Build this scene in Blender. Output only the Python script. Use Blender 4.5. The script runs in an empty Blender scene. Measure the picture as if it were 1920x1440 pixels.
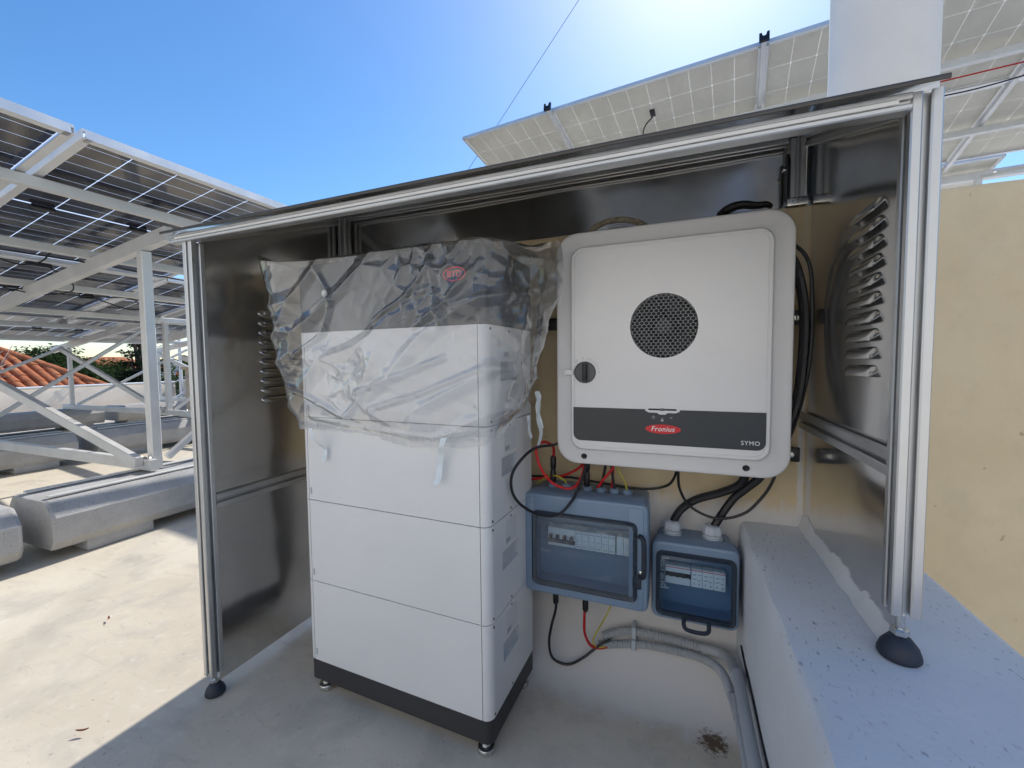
import bpy, bmesh, math, random
from mathutils import Vector, Matrix, noise
R = math.radians
random.seed(7)
scene = bpy.context.scene
col = scene.collection

# ------------------------------------------------------------------ camera
YAW, PIT, ROL, FPX = 0.3796, 0.0535, -0.0102, 783.6
CAM = Vector((0.3174, -1.2505, 0.9392))
fw = Vector((-math.sin(YAW)*math.cos(PIT), math.cos(YAW)*math.cos(PIT), -math.sin(PIT)))
rt = Vector((math.cos(YAW), math.sin(YAW), 0))
up = rt.cross(fw)
r2 = rt*math.cos(ROL) + up*math.sin(ROL)
u2 = -rt*math.sin(ROL) + up*math.cos(ROL)
cd = bpy.data.cameras.new('camera')
cd.sensor_width = 36.0
cd.lens = FPX/1920*36
cd.clip_start = 0.02
cd.clip_end = 3000
cam = bpy.data.objects.new('camera', cd)
col.objects.link(cam)
m = Matrix((r2, u2, -fw)).transposed().to_4x4()
m.translation = CAM
cam.matrix_world = m
scene.camera = cam

# ------------------------------------------------------------------ sky, sun, exposure
SUN_EL, SUN_AZ = 47.2, 3.5          # azimuth clockwise from +Y
world = bpy.data.worlds.new('World')
scene.world = world
world.use_nodes = True
wn = world.node_tree
wn.nodes.clear()
sky = wn.nodes.new('ShaderNodeTexSky')
sky.sky_type = 'NISHITA'
sky.sun_disc = False
sky.sun_elevation = R(SUN_EL)
sky.sun_rotation = R(SUN_AZ)
sky.air_density = 1.0
sky.dust_density = 0.42
sky.ozone_density = 3.2
bg = wn.nodes.new('ShaderNodeBackground')
bg.inputs['Strength'].default_value = 0.112
wo = wn.nodes.new('ShaderNodeOutputWorld')
hsv = wn.nodes.new('ShaderNodeHueSaturation')      # deep clear blue of the photograph's sky
hsv.inputs['Saturation'].default_value = 1.24
wn.links.new(sky.outputs[0], hsv.inputs['Color'])
wn.links.new(hsv.outputs[0], bg.inputs[0])
wn.links.new(bg.outputs[0], wo.inputs[0])
sd = bpy.data.lights.new('sun', 'SUN')
sd.energy = 2.5
sd.angle = R(0.53)
sd.color = (1.0, 0.95, 0.87)
sun = bpy.data.objects.new('sun', sd)
col.objects.link(sun)
sv = Vector((math.cos(R(SUN_EL))*math.sin(R(SUN_AZ)), math.cos(R(SUN_EL))*math.cos(R(SUN_AZ)), math.sin(R(SUN_EL))))
sun.rotation_euler = (-sv).to_track_quat('-Z', 'Y').to_euler()
sun.location = (0, 0, 30)
vs = scene.view_settings
vs.view_transform = 'Standard'
vs.look = 'None'
vs.gamma = 1
vs.use_curve_mapping = False
vs.exposure = 0.8
scene.render.engine = 'CYCLES'
cy = scene.cycles
cy.use_denoising = True
cy.max_bounces = 6
cy.diffuse_bounces = 4
cy.glossy_bounces = 4
cy.transparent_max_bounces = 10
cy.sample_clamp_indirect = 6

# ------------------------------------------------------------------ helpers
class MB:
    def __init__(s):
        s.v = []; s.f = []
    def add(s, vs_, fs):
        o = len(s.v)
        s.v += [tuple(p) for p in vs_]
        s.f += [tuple(i+o for i in f) for f in fs]
        return s
    def box(s, x0, x1, y0, y1, z0, z1, M=None):
        vs_ = [Vector((x, y, z)) for z in (z0, z1) for y in (y0, y1) for x in (x0, x1)]
        if M: vs_ = [M @ p for p in vs_]
        return s.add(vs_, [(0,2,3,1),(4,5,7,6),(0,1,5,4),(2,6,7,3),(0,4,6,2),(1,3,7,5)])
    def bbox(s, x0, x1, y0, y1, z0, z1, b=0.002, M=None):
        x0,x1 = sorted((x0,x1)); y0,y1 = sorted((y0,y1)); z0,z1 = sorted((z0,z1))
        b = min(b, (x1-x0)*.45, (y1-y0)*.45, (z1-z0)*.45)
        bm = bmesh.new()
        bmesh.ops.create_cube(bm, size=1)
        for p in bm.verts:
            p.co = Vector(((x0+x1)/2+p.co.x*(x1-x0), (y0+y1)/2+p.co.y*(y1-y0), (z0+z1)/2+p.co.z*(z1-z0)))
        bmesh.ops.bevel(bm, geom=bm.edges[:], offset=b, segments=2, affect='EDGES', profile=.5)
        return s.bm(bm, M)
    def bm(s, bm, M=None):
        bm.verts.index_update()
        vs_ = [(M @ p.co) if M else p.co.copy() for p in bm.verts]
        fs = [[q.index for q in f.verts] for f in bm.faces]
        bm.free()
        return s.add(vs_, fs)
    def extr(s, poly, o, ax, ay, az, L, caps=True):
        o = Vector(o); ax = Vector(ax); ay = Vector(ay); az = Vector(az)
        n = len(poly)
        a = [o+ax*p[0]+ay*p[1] for p in poly]
        vs_ = a + [p+az*L for p in a]
        fs = [(i, (i+1) % n, n+(i+1) % n, n+i) for i in range(n)]
        if caps: fs += [tuple(range(n))[::-1], tuple(range(n, 2*n))]
        return s.add(vs_, fs)
    def loft(s, rings, cap0=True, cap1=True, closed=True):
        n = len(rings[0]); vs_ = [p for r in rings for p in r]; fs = []
        for k in range(len(rings)-1):
            for i in range(n if closed else n-1):
                j = (i+1) % n
                fs.append((k*n+i, k*n+j, (k+1)*n+j, (k+1)*n+i))
        if cap0: fs.append(tuple(range(n))[::-1])
        if cap1: fs.append(tuple(range((len(rings)-1)*n, len(rings)*n)))
        return s.add(vs_, fs)
    def tube(s, pts, r, n=10, sub=6, rad=None, caps=True, smooth=True):
        P = spline(pts, sub) if smooth and len(pts) > 2 else [Vector(p) for p in pts]
        rings = []; prev = None
        for i, p in enumerate(P):
            t = (P[min(i+1, len(P)-1)]-P[max(i-1, 0)]).normalized()
            if prev is None:
                a = t.orthogonal().normalized()
            else:
                a = (prev - t*prev.dot(t))
                a = a.normalized() if a.length > 1e-6 else t.orthogonal().normalized()
            prev = a
            b = t.cross(a)
            rr = rad(i, len(P)) if rad else r
            rings.append([p+a*rr*math.cos(2*math.pi*k/n)+b*rr*math.sin(2*math.pi*k/n) for k in range(n)])
        return s.loft(rings, caps, caps)
    def lathe(s, prof, o, axis, n=24):
        o = Vector(o); ax = Vector(axis).normalized(); a = ax.orthogonal().normalized(); b = ax.cross(a)
        rings = [[o+ax*h+(a*math.cos(2*math.pi*k/n)+b*math.sin(2*math.pi*k/n))*r for k in range(n)] for r, h in prof]
        return s.loft(rings)
    def plate(s, outer, holes=(), back=None):
        bm = bmesh.new(); es = []
        for lp in [outer]+list(holes):
            vv = [bm.verts.new(p) for p in lp]
            es += [bm.edges.new((vv[i], vv[(i+1) % len(vv)])) for i in range(len(vv))]
        bmesh.ops.triangle_fill(bm, use_beauty=True, use_dissolve=False, edges=es)
        return s.bm(bm)

def spline(pts, sub=6):
    P = [Vector(p) for p in pts]
    if len(P) < 3: return P
    Q = [P[0]*2-P[1]]+P+[P[-1]*2-P[-2]]
    out = []
    for i in range(1, len(Q)-2):
        a, b, c, d = Q[i-1], Q[i], Q[i+1], Q[i+2]
        for k in range(sub):
            t = k/sub
            out.append(.5*((2*b)+(c-a)*t+(2*a-5*b+4*c-d)*t*t+(3*b-a-3*c+d)*t**3))
    out.append(P[-1])
    return out

ORG = {}
def rootof(o):
    while o.parent: o = o.parent
    return o
def obj(name, mb, mat, parent=None, base=None, angle=35, smooth=True, kind=None):
    """mesh object; parts are given in world space (or in the local space of a rotated thing)."""
    org = None
    if parent is not None: org = ORG.get(rootof(parent).name)
    elif base is not None: org = Vector(base)
    vs_ = mb.v if org is None else [(p[0]-org[0], p[1]-org[1], p[2]-org[2]) for p in mb.v]
    me = bpy.data.meshes.new(name)
    me.from_pydata(vs_, [], mb.f)
    bm = bmesh.new(); bm.from_mesh(me)
    bmesh.ops.recalc_face_normals(bm, faces=bm.faces[:])
    bm.to_mesh(me); bm.free()
    if smooth:
        me.polygons.foreach_set('use_smooth', [True]*len(me.polygons))
        me.set_sharp_from_angle(angle=R(angle))
    for mm in (mat if isinstance(mat, (list, tuple)) else [mat]): me.materials.append(mm)
    o = bpy.data.objects.new(name, me)
    col.objects.link(o)
    if parent is not None: o.parent = parent
    elif base is not None:
        o.location = base
        ORG[o.name] = Vector(base)
    if kind: o['kind'] = kind
    return o
def thing(name, label, cat, base=(0,0,0), rz=0, group=None, local=False, M=None):
    o = bpy.data.objects.new(name, None)
    o.empty_display_size = .05
    col.objects.link(o)
    o['label'] = label; o['category'] = cat
    if group: o['group'] = group
    if M is not None: o.matrix_world = M
    else:
        o.location = base; o.rotation_euler = (0, 0, rz)
        if not local: ORG[o.name] = Vector(base)
    return o
def tag(o, label, cat, group=None):
    o['label'] = label; o['category'] = cat
    if group: o['group'] = group
    return o
def copyof(o, parent, loc=None, rot=None):
    c = o.copy(); col.objects.link(c); c.parent = parent
    if loc is not None: c.location = loc
    if rot is not None: c.rotation_euler = rot
    return c
def rrect(x0, x1, z0, z1, r, n=5):
    P = []
    for cx, cz, a0 in ((x1-r, z0+r, -90), (x1-r, z1-r, 0), (x0+r, z1-r, 90), (x0+r, z0+r, 180)):
        for k in range(n+1):
            a = R(a0+90*k/n); P.append((cx+r*math.cos(a), cz+r*math.sin(a)))
    return P
def circ(cx, cz, r, n=32):
    return [(cx+r*math.cos(2*math.pi*k/n), cz+r*math.sin(2*math.pi*k/n)) for k in range(n)]
def atY(P, y): return [Vector((p[0], y, p[1])) for p in P]

def text_mb(body, size, M, extrude=.0004, shear=0, align='CENTER', bold=0, spacing=1.0):
    cu = bpy.data.curves.new('t', 'FONT')
    cu.body = body; cu.size = size; cu.extrude = extrude; cu.shear = shear; cu.offset = bold
    cu.align_x = align; cu.align_y = 'CENTER'; cu.space_character = spacing; cu.resolution_u = 3
    o = bpy.data.objects.new('t', cu); col.objects.link(o)
    dg = bpy.context.evaluated_depsgraph_get(); dg.update()
    me = bpy.data.meshes.new_from_object(o.evaluated_get(dg))
    mb = MB().add([M @ v.co for v in me.vertices], [tuple(p.vertices) for p in me.polygons])
    bpy.data.objects.remove(o); bpy.data.meshes.remove(me); bpy.data.curves.remove(cu)
    return mb
def wallM(x, y, z):           # text standing on a -Y facing plane
    return Matrix.Translation((x, y, z)) @ Matrix.Rotation(R(90), 4, 'X')

# ------------------------------------------------------------------ materials
class NT:
    def __init__(s, name):
        s.m = bpy.data.materials.new(name); s.m.use_nodes = True
        s.t = s.m.node_tree; s.t.nodes.clear()
        s.o = s.n('ShaderNodeOutputMaterial')
    def n(s, ty, **k):
        x = s.t.nodes.new(ty)
        for a, b in k.items():
            if hasattr(x, a): setattr(x, a, b)
        return x
    def l(s, a, b): s.t.links.new(a, b)
    def coord(s, scale=(1,1,1), rot=(0,0,0), which='Object'):
        tc = s.n('ShaderNodeTexCoord'); mp = s.n('ShaderNodeMapping')
        mp.inputs['Scale'].default_value = scale; mp.inputs['Rotation'].default_value = rot
        s.l(tc.outputs[which], mp.inputs[0]); return mp.outputs[0]
    def world(s, scale=(1,1,1)):
        g = s.n('ShaderNodeNewGeometry'); mp = s.n('ShaderNodeMapping')
        mp.inputs['Scale'].default_value = scale
        s.l(g.outputs['Position'], mp.inputs[0]); return mp.outputs[0]
    def noise(s, co, scale, detail=4, rough=.55, dist=0):
        x = s.n('ShaderNodeTexNoise')
        x.inputs['Scale'].default_value = scale; x.inputs['Detail'].default_value = detail
        x.inputs['Roughness'].default_value = rough; x.inputs['Distortion'].default_value = dist
        s.l(co, x.inputs['Vector']); return x.outputs[0]
    def ramp(s, fac, stops):
        x = s.n('ShaderNodeValToRGB'); e = x.color_ramp.elements
        while len(e) < len(stops): e.new(.5)
        for i, (p, c) in enumerate(stops):
            e[i].position = p; e[i].color = (c, c, c, 1) if isinstance(c, (int, float)) else (*c, 1)
        s.l(fac, x.inputs[0]); return x.outputs[0]
    def mix(s, fac, a, b, blend='MIX'):
        x = s.n('ShaderNodeMix'); x.data_type = 'RGBA'; x.blend_type = blend
        if isinstance(fac, (int, float)): x.inputs[0].default_value = fac
        else: s.l(fac, x.inputs[0])
        for i, v in ((6, a), (7, b)):
            if isinstance(v, tuple): x.inputs[i].default_value = (*v, 1)
            else: s.l(v, x.inputs[i])
        return x.outputs[2]
    def math(s, op, a, b=None):
        x = s.n('ShaderNodeMath'); x.operation = op
        for i, v in enumerate((a, b)):
            if v is None: continue
            if isinstance(v, (int, float)): x.inputs[i].default_value = v
            else: s.l(v, x.inputs[i])
        return x.outputs[0]
    def bump(s, h, strength=.2, dist=.002, normal=None):
        x = s.n('ShaderNodeBump'); x.inputs['Strength'].default_value = strength; x.inputs['Distance'].default_value = dist
        s.l(h, x.inputs['Height'])
        if normal is not None: s.l(normal, x.inputs['Normal'])
        return x.outputs[0]
    def pbr(s, color=None, rough=.5, metal=0, normal=None, spec=None, **k):
        b = s.n('ShaderNodeBsdfPrincipled')
        def put(i, v):
            if v is None: return
            if isinstance(v, tuple): b.inputs[i].default_value = (*v, 1) if len(v) == 3 else v
            elif isinstance(v, (int, float)): b.inputs[i].default_value = v
            else: s.l(v, b.inputs[i])
        put('Base Color', color); put('Roughness', rough); put('Metallic', metal); put('Normal', normal); put('Specular IOR Level', spec)
        for a, v in k.items(): put(a.replace('_', ' '), v)
        s.l(b.outputs[0], s.o.inputs[0]); s.b = b
        return s.m

def basic(name, c, rough=.5, metal=0, vary=.12, scale=18, bump=.0, bscale=120, spec=None, rv=.08):
    t = NT(name); co = t.coord()
    nz = t.noise(co, scale, 5)
    dk = tuple(x*(1-vary) for x in c); lt = tuple(min(1, x*(1+vary)) for x in c)
    cc = t.ramp(nz, [(.3, dk), (.7, lt)])
    rr = t.ramp(nz, [(.3, max(.02, rough-rv)), (.7, min(1, rough+rv))])
    nm = None
    if bump: nm = t.bump(t.noise(co, bscale, 3), bump, .0015)
    return t.pbr(cc, rr, metal, nm, spec)

M = {}
# painted roof floor: pale warm paint with grey smears, specks and hairline stains
t = NT('roof_paint'); co = t.world()
big = t.noise(co, 1.1, 6, .6, .6); med = t.noise(co, 5.5, 7, .62, .4); fine = t.noise(co, 45, 4)
c = t.ramp(big, [(.3, (.55, .485, .385)), (.52, (.655, .59, .48)), (.75, (.73, .67, .565))])
c = t.mix(t.ramp(med, [(.50, 0.), (.68, .5)]), c, (.42, .385, .34))
c = t.mix(t.ramp(t.noise(co, 11, 5, .6), [(.66, 0.), (.72, .35)]), c, (.70, .67, .62))
sp = t.ramp(t.noise(co, 85, 3, .6), [(.655, 0.), (.72, .75)])
spm = t.ramp(t.noise(co, 3.2, 4), [(.40, .12), (.60, 1.)])
c = t.mix(t.ramp(t.noise(t.world((3, 11, 1)), 2.2, 6, .7, 1.0), [(.56, 0.), (.70, .35)]), c, (.40, .345, .28))
c = t.mix(t.ramp(t.noise(co, 24, 5, .7), [(.55, 0.), (.72, .30)]), c, (.78, .75, .70))
c = t.mix(t.math('MULTIPLY', sp, spm), c, (.12, .105, .09))
xyzf = t.n('ShaderNodeSeparateXYZ'); t.l(co, xyzf.inputs[0])
c = t.mix(t.math('MULTIPLY', t.ramp(t.math('ADD', xyzf.outputs[1], t.math('ADD', t.math('MULTIPLY', t.noise(co, 14, 4), .12), .90)), [(.77, 0.), (.83, .9)]), t.math('GREATER_THAN', xyzf.outputs[0], -.93)), c, (.74, .715, .69))
# rust and dirt in the corner by the low wall
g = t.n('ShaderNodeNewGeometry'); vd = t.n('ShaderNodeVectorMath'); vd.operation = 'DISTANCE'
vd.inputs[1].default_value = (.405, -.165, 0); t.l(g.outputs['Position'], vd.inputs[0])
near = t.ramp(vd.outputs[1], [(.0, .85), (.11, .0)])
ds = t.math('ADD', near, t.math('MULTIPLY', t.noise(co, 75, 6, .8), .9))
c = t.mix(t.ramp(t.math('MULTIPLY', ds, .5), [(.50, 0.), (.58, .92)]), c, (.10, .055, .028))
nb = t.bump(big, .2, .008); nb = t.bump(med, .2, .002, nb); nb = t.bump(fine, .15, .0006, nb)
M['floor'] = t.pbr(c, t.ramp(med, [(.3, .72), (.7, .88)]), 0, nb, .2)
# rendered wall: ochre yellow above, white waterproof paint below a hand-cut line
t = NT('wall_render'); co = t.world()
xyz = t.n('ShaderNodeSeparateXYZ'); t.l(co, xyz.inputs[0])
nz = t.noise(co, 3, 5, .6); gr = t.noise(co, 130, 4, .6); st = t.noise(t.world((14, 14, 1.6)), 1.6, 5)
yel = t.ramp(nz, [(.3, (.70, .55, .335)), (.7, (.78, .64, .42))])
yel = t.mix(t.ramp(st, [(.5, 0.), (.75, .10)]), yel, (.50, .40, .25))
yel = t.mix(t.ramp(t.noise(co, 9, 6, .7), [(.48, 0.), (.68, .30)]), yel, (.56, .46, .30))
yel = t.mix(t.ramp(t.noise(co, 2.2, 7, .75, .6), [(.50, 0.), (.66, .30)]), yel, (.76, .66, .47))
crk = t.n('ShaderNodeTexVoronoi'); crk.feature = 'DISTANCE_TO_EDGE'; crk.inputs['Scale'].default_value = 1.7
wv_ = t.n('ShaderNodeVectorMath'); wv_.operation = 'ADD'; nzv = t.n('ShaderNodeTexNoise'); nzv.inputs['Scale'].default_value = 5; nzv.inputs['Detail'].default_value = 6; t.l(co, nzv.inputs['Vector'])
sc_ = t.n('ShaderNodeVectorMath'); sc_.operation = 'SCALE'; sc_.inputs['Scale'].default_value = .35; t.l(nzv.outputs['Color'], sc_.inputs[0]); t.l(co, wv_.inputs[0]); t.l(sc_.outputs[0], wv_.inputs[1]); t.l(wv_.outputs[0], crk.inputs['Vector'])
yel = t.mix(t.math('MULTIPLY', t.ramp(crk.outputs['Distance'], [(.0, .5), (.004, 0.)]), t.ramp(t.noise(co, 1.3, 2), [(.5, 0.), (.6, 1.)])), yel, (.30, .23, .14))
yel = t.mix(t.ramp(t.noise(co, 38, 3), [(.69, 0.), (.73, .55)]), yel, (.30, .22, .12))
wht = t.ramp(nz, [(.3, (.68, .65, .62)), (.7, (.78, .755, .73))])
wht = t.mix(t.ramp(t.noise(co, 60, 4, .6), [(.66, 0.), (.73, .5)]), wht, (.3, .27, .24))
edge = t.math('ADD', xyz.outputs[2], t.math('MULTIPLY', t.math('SUBTRACT', t.noise(t.world((30, 1, 8)), 1, 5, .7), .5), .10))
lowm = t.ramp(t.math('ADD', edge, t.math('MULTIPLY', t.math('SUBTRACT', t.noise(co, 22, 5, .7), .5), .08)), [(.530, 1.), (.575, 0.)])
lft = t.ramp(xyz.outputs[0], [(.64, 1.), (.645, 0.)])
lx = t.math('ABSOLUTE', t.math('SUBTRACT', t.math('ADD', xyz.outputs[0], t.math('MULTIPLY', t.noise(t.world((1, 1, 25)), 1, 4), .010)), .613))
drip = t.math('MULTIPLY', t.ramp(lx, [(.004, 1.), (.008, 0.)]), t.ramp(xyz.outputs[2], [(.98, .9), (1.16, .25)]))
mask = t.math('MAXIMUM', t.math('MULTIPLY', lowm, lft), drip)
c = t.mix(mask, yel, wht)
nb = t.bump(gr, .35, .0012); nb = t.bump(nz, .25, .006, nb)
M['wall'] = t.pbr(c, .8, 0, nb, .25)
# low wall: white paint, dark streaky specks on top
t = NT('low_wall_paint'); co = t.world()
nz = t.noise(co, 4, 5, .6)
c = t.ramp(nz, [(.3, (.68, .70, .72)), (.7, (.76, .775, .79))])
mp = t.n('ShaderNodeMapping'); mp.inputs['Rotation'].default_value = (0, 0, R(35)); mp.inputs['Scale'].default_value = (1, .45, 1)
t.l(co, mp.inputs[0])
sp = t.ramp(t.noise(mp.outputs[0], 150, 4, .6), [(.60, 0.), (.70, .7)])
gm = t.ramp(t.noise(co, 7, 3), [(.40, .1), (.58, 1.)])
xyz = t.n('ShaderNodeSeparateXYZ'); t.l(co, xyz.inputs[0])
topm = t.ramp(xyz.outputs[2], [(.49, .12), (.502, 1.)])
c = t.mix(t.math('MULTIPLY', t.math('MULTIPLY', sp, gm), topm), c, (.16, .16, .17))
nb = t.bump(t.noise(co, 90, 4, .6), .4, .0015); nb = t.bump(nz, .4, .008, nb)
M['lowwall'] = t.pbr(c, .7, 0, nb, .3)
M['white_plaster'] = basic('white_plaster', (.72, .715, .70), .75, 0, .05, 5, .25, 90)
M['parapet'] = basic('parapet_paint', (.74, .65, .54), .8, 0, .10, 3, .3, 60)
M['bounce_wall_cream'] = basic('bounce_wall_cream', (.70, .67, .62), .85, 0, .05, 3, .2, 60)
M['beige_pillar'] = basic('beige_pillar', (.62, .53, .42), .8, 0, .08, 4, .3, 60)
# brushed sheet metal, bright but dulled, softly dented
t = NT('brushed_sheet'); co = t.world()
br = t.noise(t.world((4, 4, 420)), 1, 4, .6); wv = t.noise(co, 2.3, 2, .4); sm = t.noise(co, 6, 5, .6)
c = t.ramp(sm, [(.3, (.62, .615, .60)), (.7, (.76, .75, .735))])
scr = t.ramp(t.noise(t.world((18, 18, 70)), 1.5, 4, .7, 1.5), [(.70, 0.), (.715, .7)])
c = t.mix(scr, c, (.80, .79, .77))
nb = t.bump(wv, .35, .05); nb = t.bump(br, .05, .0006, nb)
rr = t.math('ADD', t.math('MULTIPLY', sm, .13), .07)
M['sheet'] = t.pbr(c, rr, .93, nb)
t = NT('anodised_profile'); co = t.coord()
sm = t.noise(co, 9, 4, .6)
M['alu'] = t.pbr(t.ramp(sm, [(.3, (.55, .56, .565)), (.7, (.64, .645, .645))]), t.ramp(sm, [(.3, .38), (.7, .50)]), 1.0, t.bump(t.noise(t.coord((300, 300, 4)), 1, 3), .05, .0005))
t = NT('mill_aluminium'); co = t.coord()
sm = t.noise(co, 6, 5, .6)
M['rack'] = t.pbr(t.ramp(sm, [(.3, (.70, .69, .665)), (.7, (.80, .79, .765))]), t.ramp(sm, [(.3, .38), (.7, .55)]), .35, t.bump(t.noise(co, 120, 3), .06, .001))
M['roofsheet'] = basic('roof_sheet_bronze', (.085, .08, .075), .42, .55, .15, 9)
M['zinc'] = basic('zinc_plated', (.62, .62, .60), .28, 1, .1, 60)
M['rubber'] = basic('rubber_blue_black', (.02, .028, .045), .55, 0, .2, 40, .1, 200)
M['black'] = basic('black_plastic', (.012, .012, .014), .42, 0, .2, 40, .06, 200)
M['cable'] = basic('cable_black', (.012, .012, .015), .45, 0, .25, 60, .05, 250)
M['redcable'] = basic('cable_red', (.55, .014, .016), .42, 0, .12, 60)
M['ygcable'] = basic('cable_yellow_green', (.52, .47, .05), .45, 0, .25, 25)
# powder coat of the battery
def powder(name, c, rough, v=.03):
    t = NT(name); co = t.coord()
    nz = t.noise(co, 3.5, 5, .6)
    cc = t.ramp(nz, [(.3, tuple(x*(1-v) for x in c)), (.7, tuple(min(1, x*(1+v)) for x in c))])
    cc = t.mix(t.ramp(t.noise(t.coord((2, 2, 9)), 3, 6, .75, 1.2), [(.56, 0.), (.70, .10)]), cc, tuple(x*.72 for x in c))
    dirt = t.ramp(t.noise(co, 90, 4, .6), [(.70, 0.), (.75, .30)])
    cc = t.mix(dirt, cc, tuple(x*.6 for x in c))
    return t.pbr(cc, t.ramp(nz, [(.3, rough-.05), (.7, rough+.06)]), 0, t.bump(t.noise(co, 700, 2), .06, .0004), .45)
M['battery'] = powder('battery_powder_coat', (.76, .76, .755), .42)
M['plinth'] = powder('battery_dark_plinth', (.042, .040, .042), .45, .08)
M['bcu'] = powder('battery_controller_dark', (.028, .032, .038), .2, .06)
M['seam'] = basic('seam_shadow', (.05, .05, .055), .7)
M['recess'] = basic('recess_grey', (.52, .54, .56), .55, 0, .06)
M['inverter'] = powder('inverter_white', (.75, .74, .73), .38)
M['bezel'] = M['inverter']
M['band'] = powder('inverter_band', (.030, .036, .042), .32, .06)
M['white_ink'] = basic('white_ink', (.8, .8, .8), .5, 0, .03)
M['grey_ink'] = basic('grey_ink', (.40, .42, .44), .5, 0, .05)
M['red_badge'] = basic('red_badge', (.62, .012, .02), .3, 0, .05)
M['grille'] = basic('grille_wire', (.33, .34, .34), .4, .4, .1)
M['knob'] = basic('knob_grey', (.10, .105, .11), .45, 0, .1)
M['fan'] = basic('fan_black', (.035, .036, .038), .45, 0, .1)
M['enclosure'] = powder('enclosure_blue_grey', (.20, .28, .39), .33, .05)
M['enclosure_in'] = powder('enclosure_inside', (.12, .22, .35), .5, .05)
M['gland'] = powder('gland_light_grey', (.52, .56, .60), .45, .05)
M['breaker'] = powder('breaker_white', (.82, .84, .85), .45, .03)
M['conduit'] = powder('conduit_grey', (.44, .455, .47), .5, .06)
M['hose'] = powder('hose_beige', (.42, .37, .28), .55, .08)
M['tape'] = basic('white_tape', (.74, .80, .84), .55, 0, .04, 60)
M['clampblk'] = basic('clamp_black_anodised', (.02, .022, .027), .35, .3)

def clear(name, tint, refl, haze, hazecol, rough, bscale=None, bstr=.3, base_=.05, fexp=3.5, hemz=None):
    t = NT(name)
    tr = t.n('ShaderNodeBsdfTransparent'); tr.inputs[0].default_value = (*tint, 1)
    gl = t.n('ShaderNodeBsdfGlossy'); gl.inputs['Roughness'].default_value = rough
    fr = t.n('ShaderNodeLayerWeight'); fr.inputs['Blend'].default_value = .5
    co = t.coord()
    if bscale:
        nb = t.bump(t.noise(co, bscale, 4, .6, 1.2), bstr, .004)
        nb = t.bump(t.noise(co, bscale*5, 3, .6), bstr*.5, .001, nb)
        t.l(nb, gl.inputs['Normal']); t.l(nb, fr.inputs['Normal'])
    df = t.n('ShaderNodeBsdfDiffuse'); df.inputs[0].default_value = (*hazecol, 1)
    tl = t.n('ShaderNodeBsdfTranslucent'); tl.inputs[0].default_value = (*hazecol, 1)
    m0 = t.n('ShaderNodeMixShader'); m0.inputs[0].default_value = .45
    t.l(df.outputs[0], m0.inputs[1]); t.l(tl.outputs[0], m0.inputs[2])
    m1 = t.n('ShaderNodeMixShader')
    hz = t.ramp(t.noise(co, 11, 5, .65, .8), [(.3, haze*.45), (.7, haze*1.7)])
    if hemz:
        sx = t.n('ShaderNodeSeparateXYZ'); t.l(co, sx.inputs[0])
        hz = t.math('ADD', hz, t.ramp(sx.outputs[2], [(0., hemz), (.09, 0.)]))
    t.l(hz, m1.inputs[0]); t.l(tr.outputs[0], m1.inputs[1]); t.l(m0.outputs[0], m1.inputs[2])
    m2 = t.n('ShaderNodeMixShader')
    t.l(t.math('MINIMUM', t.math('MULTIPLY', t.math('ADD', t.math('MULTIPLY', t.math('POWER', fr.outputs['Facing'], fexp), .85), base_), refl), .92), m2.inputs[0]); t.l(m1.outputs[0], m2.inputs[1]); t.l(gl.outputs[0], m2.inputs[2])
    t.l(m2.outputs[0], t.o.inputs[0])
    return t.m
M['film'] = clear('clear_plastic_film', (.96, .965, .97), 1.6, .10, (.90, .915, .93), .04, 60, .08, .045, 2.3, .22)
M['film2'] = clear('thin_peeling_film', (.95, .96, .96), 1.4, .06, (.8, .8, .78), .12, 20, .6, .07)
M['smoke'] = clear('smoked_window', (.72, .83, .92), 1.1, .012, (.3, .4, .5), .02, None, 0, .045)
# solar cells seen from behind
t = NT('cell_back'); co = t.world()
M['cell'] = t.pbr(t.ramp(t.noise(co, 2.5, 3), [(.3, (.022, .022, .034)), (.7, (.036, .034, .046))]), .12, 0, t.bump(t.noise(co, 3, 2), .06, .02), None, IOR=1.85)
t = NT('cell_back_lit_tone'); co = t.world()  # same cells, paler: backlight and roof bounce put into the colour
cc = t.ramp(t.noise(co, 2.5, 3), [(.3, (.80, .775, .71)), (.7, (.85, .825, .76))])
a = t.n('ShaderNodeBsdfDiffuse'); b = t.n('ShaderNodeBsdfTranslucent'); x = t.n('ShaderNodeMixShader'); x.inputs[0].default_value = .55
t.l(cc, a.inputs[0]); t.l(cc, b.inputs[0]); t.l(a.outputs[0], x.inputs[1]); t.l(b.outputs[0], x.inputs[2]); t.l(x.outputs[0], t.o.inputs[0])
M['cell_lit_tone'] = t.m
t = NT('laminate')
a = t.n('ShaderNodeBsdfTranslucent'); a.inputs[0].default_value = (.8, .84, .9, 1)
b = t.n('ShaderNodeBsdfTransparent'); b.inputs[0].default_value = (.9, .93, .96, 1)
x = t.n('ShaderNodeMixShader'); t.l(t.ramp(t.noise(t.coord(), 4, 2), [(.3, .40), (.7, .5)]), x.inputs[0]); t.l(a.outputs[0], x.inputs[1]); t.l(b.outputs[0], x.inputs[2]); t.l(x.outputs[0], t.o.inputs[0])
M['laminate'] = t.m
t = NT('laminate_backlit_tone')  # laminate copy for the upper array, brightened with backlight in its colour
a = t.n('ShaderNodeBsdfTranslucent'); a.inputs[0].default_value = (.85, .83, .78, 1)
b = t.n('ShaderNodeBsdfDiffuse'); b.inputs[0].default_value = (.9, .89, .85, 1)
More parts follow.
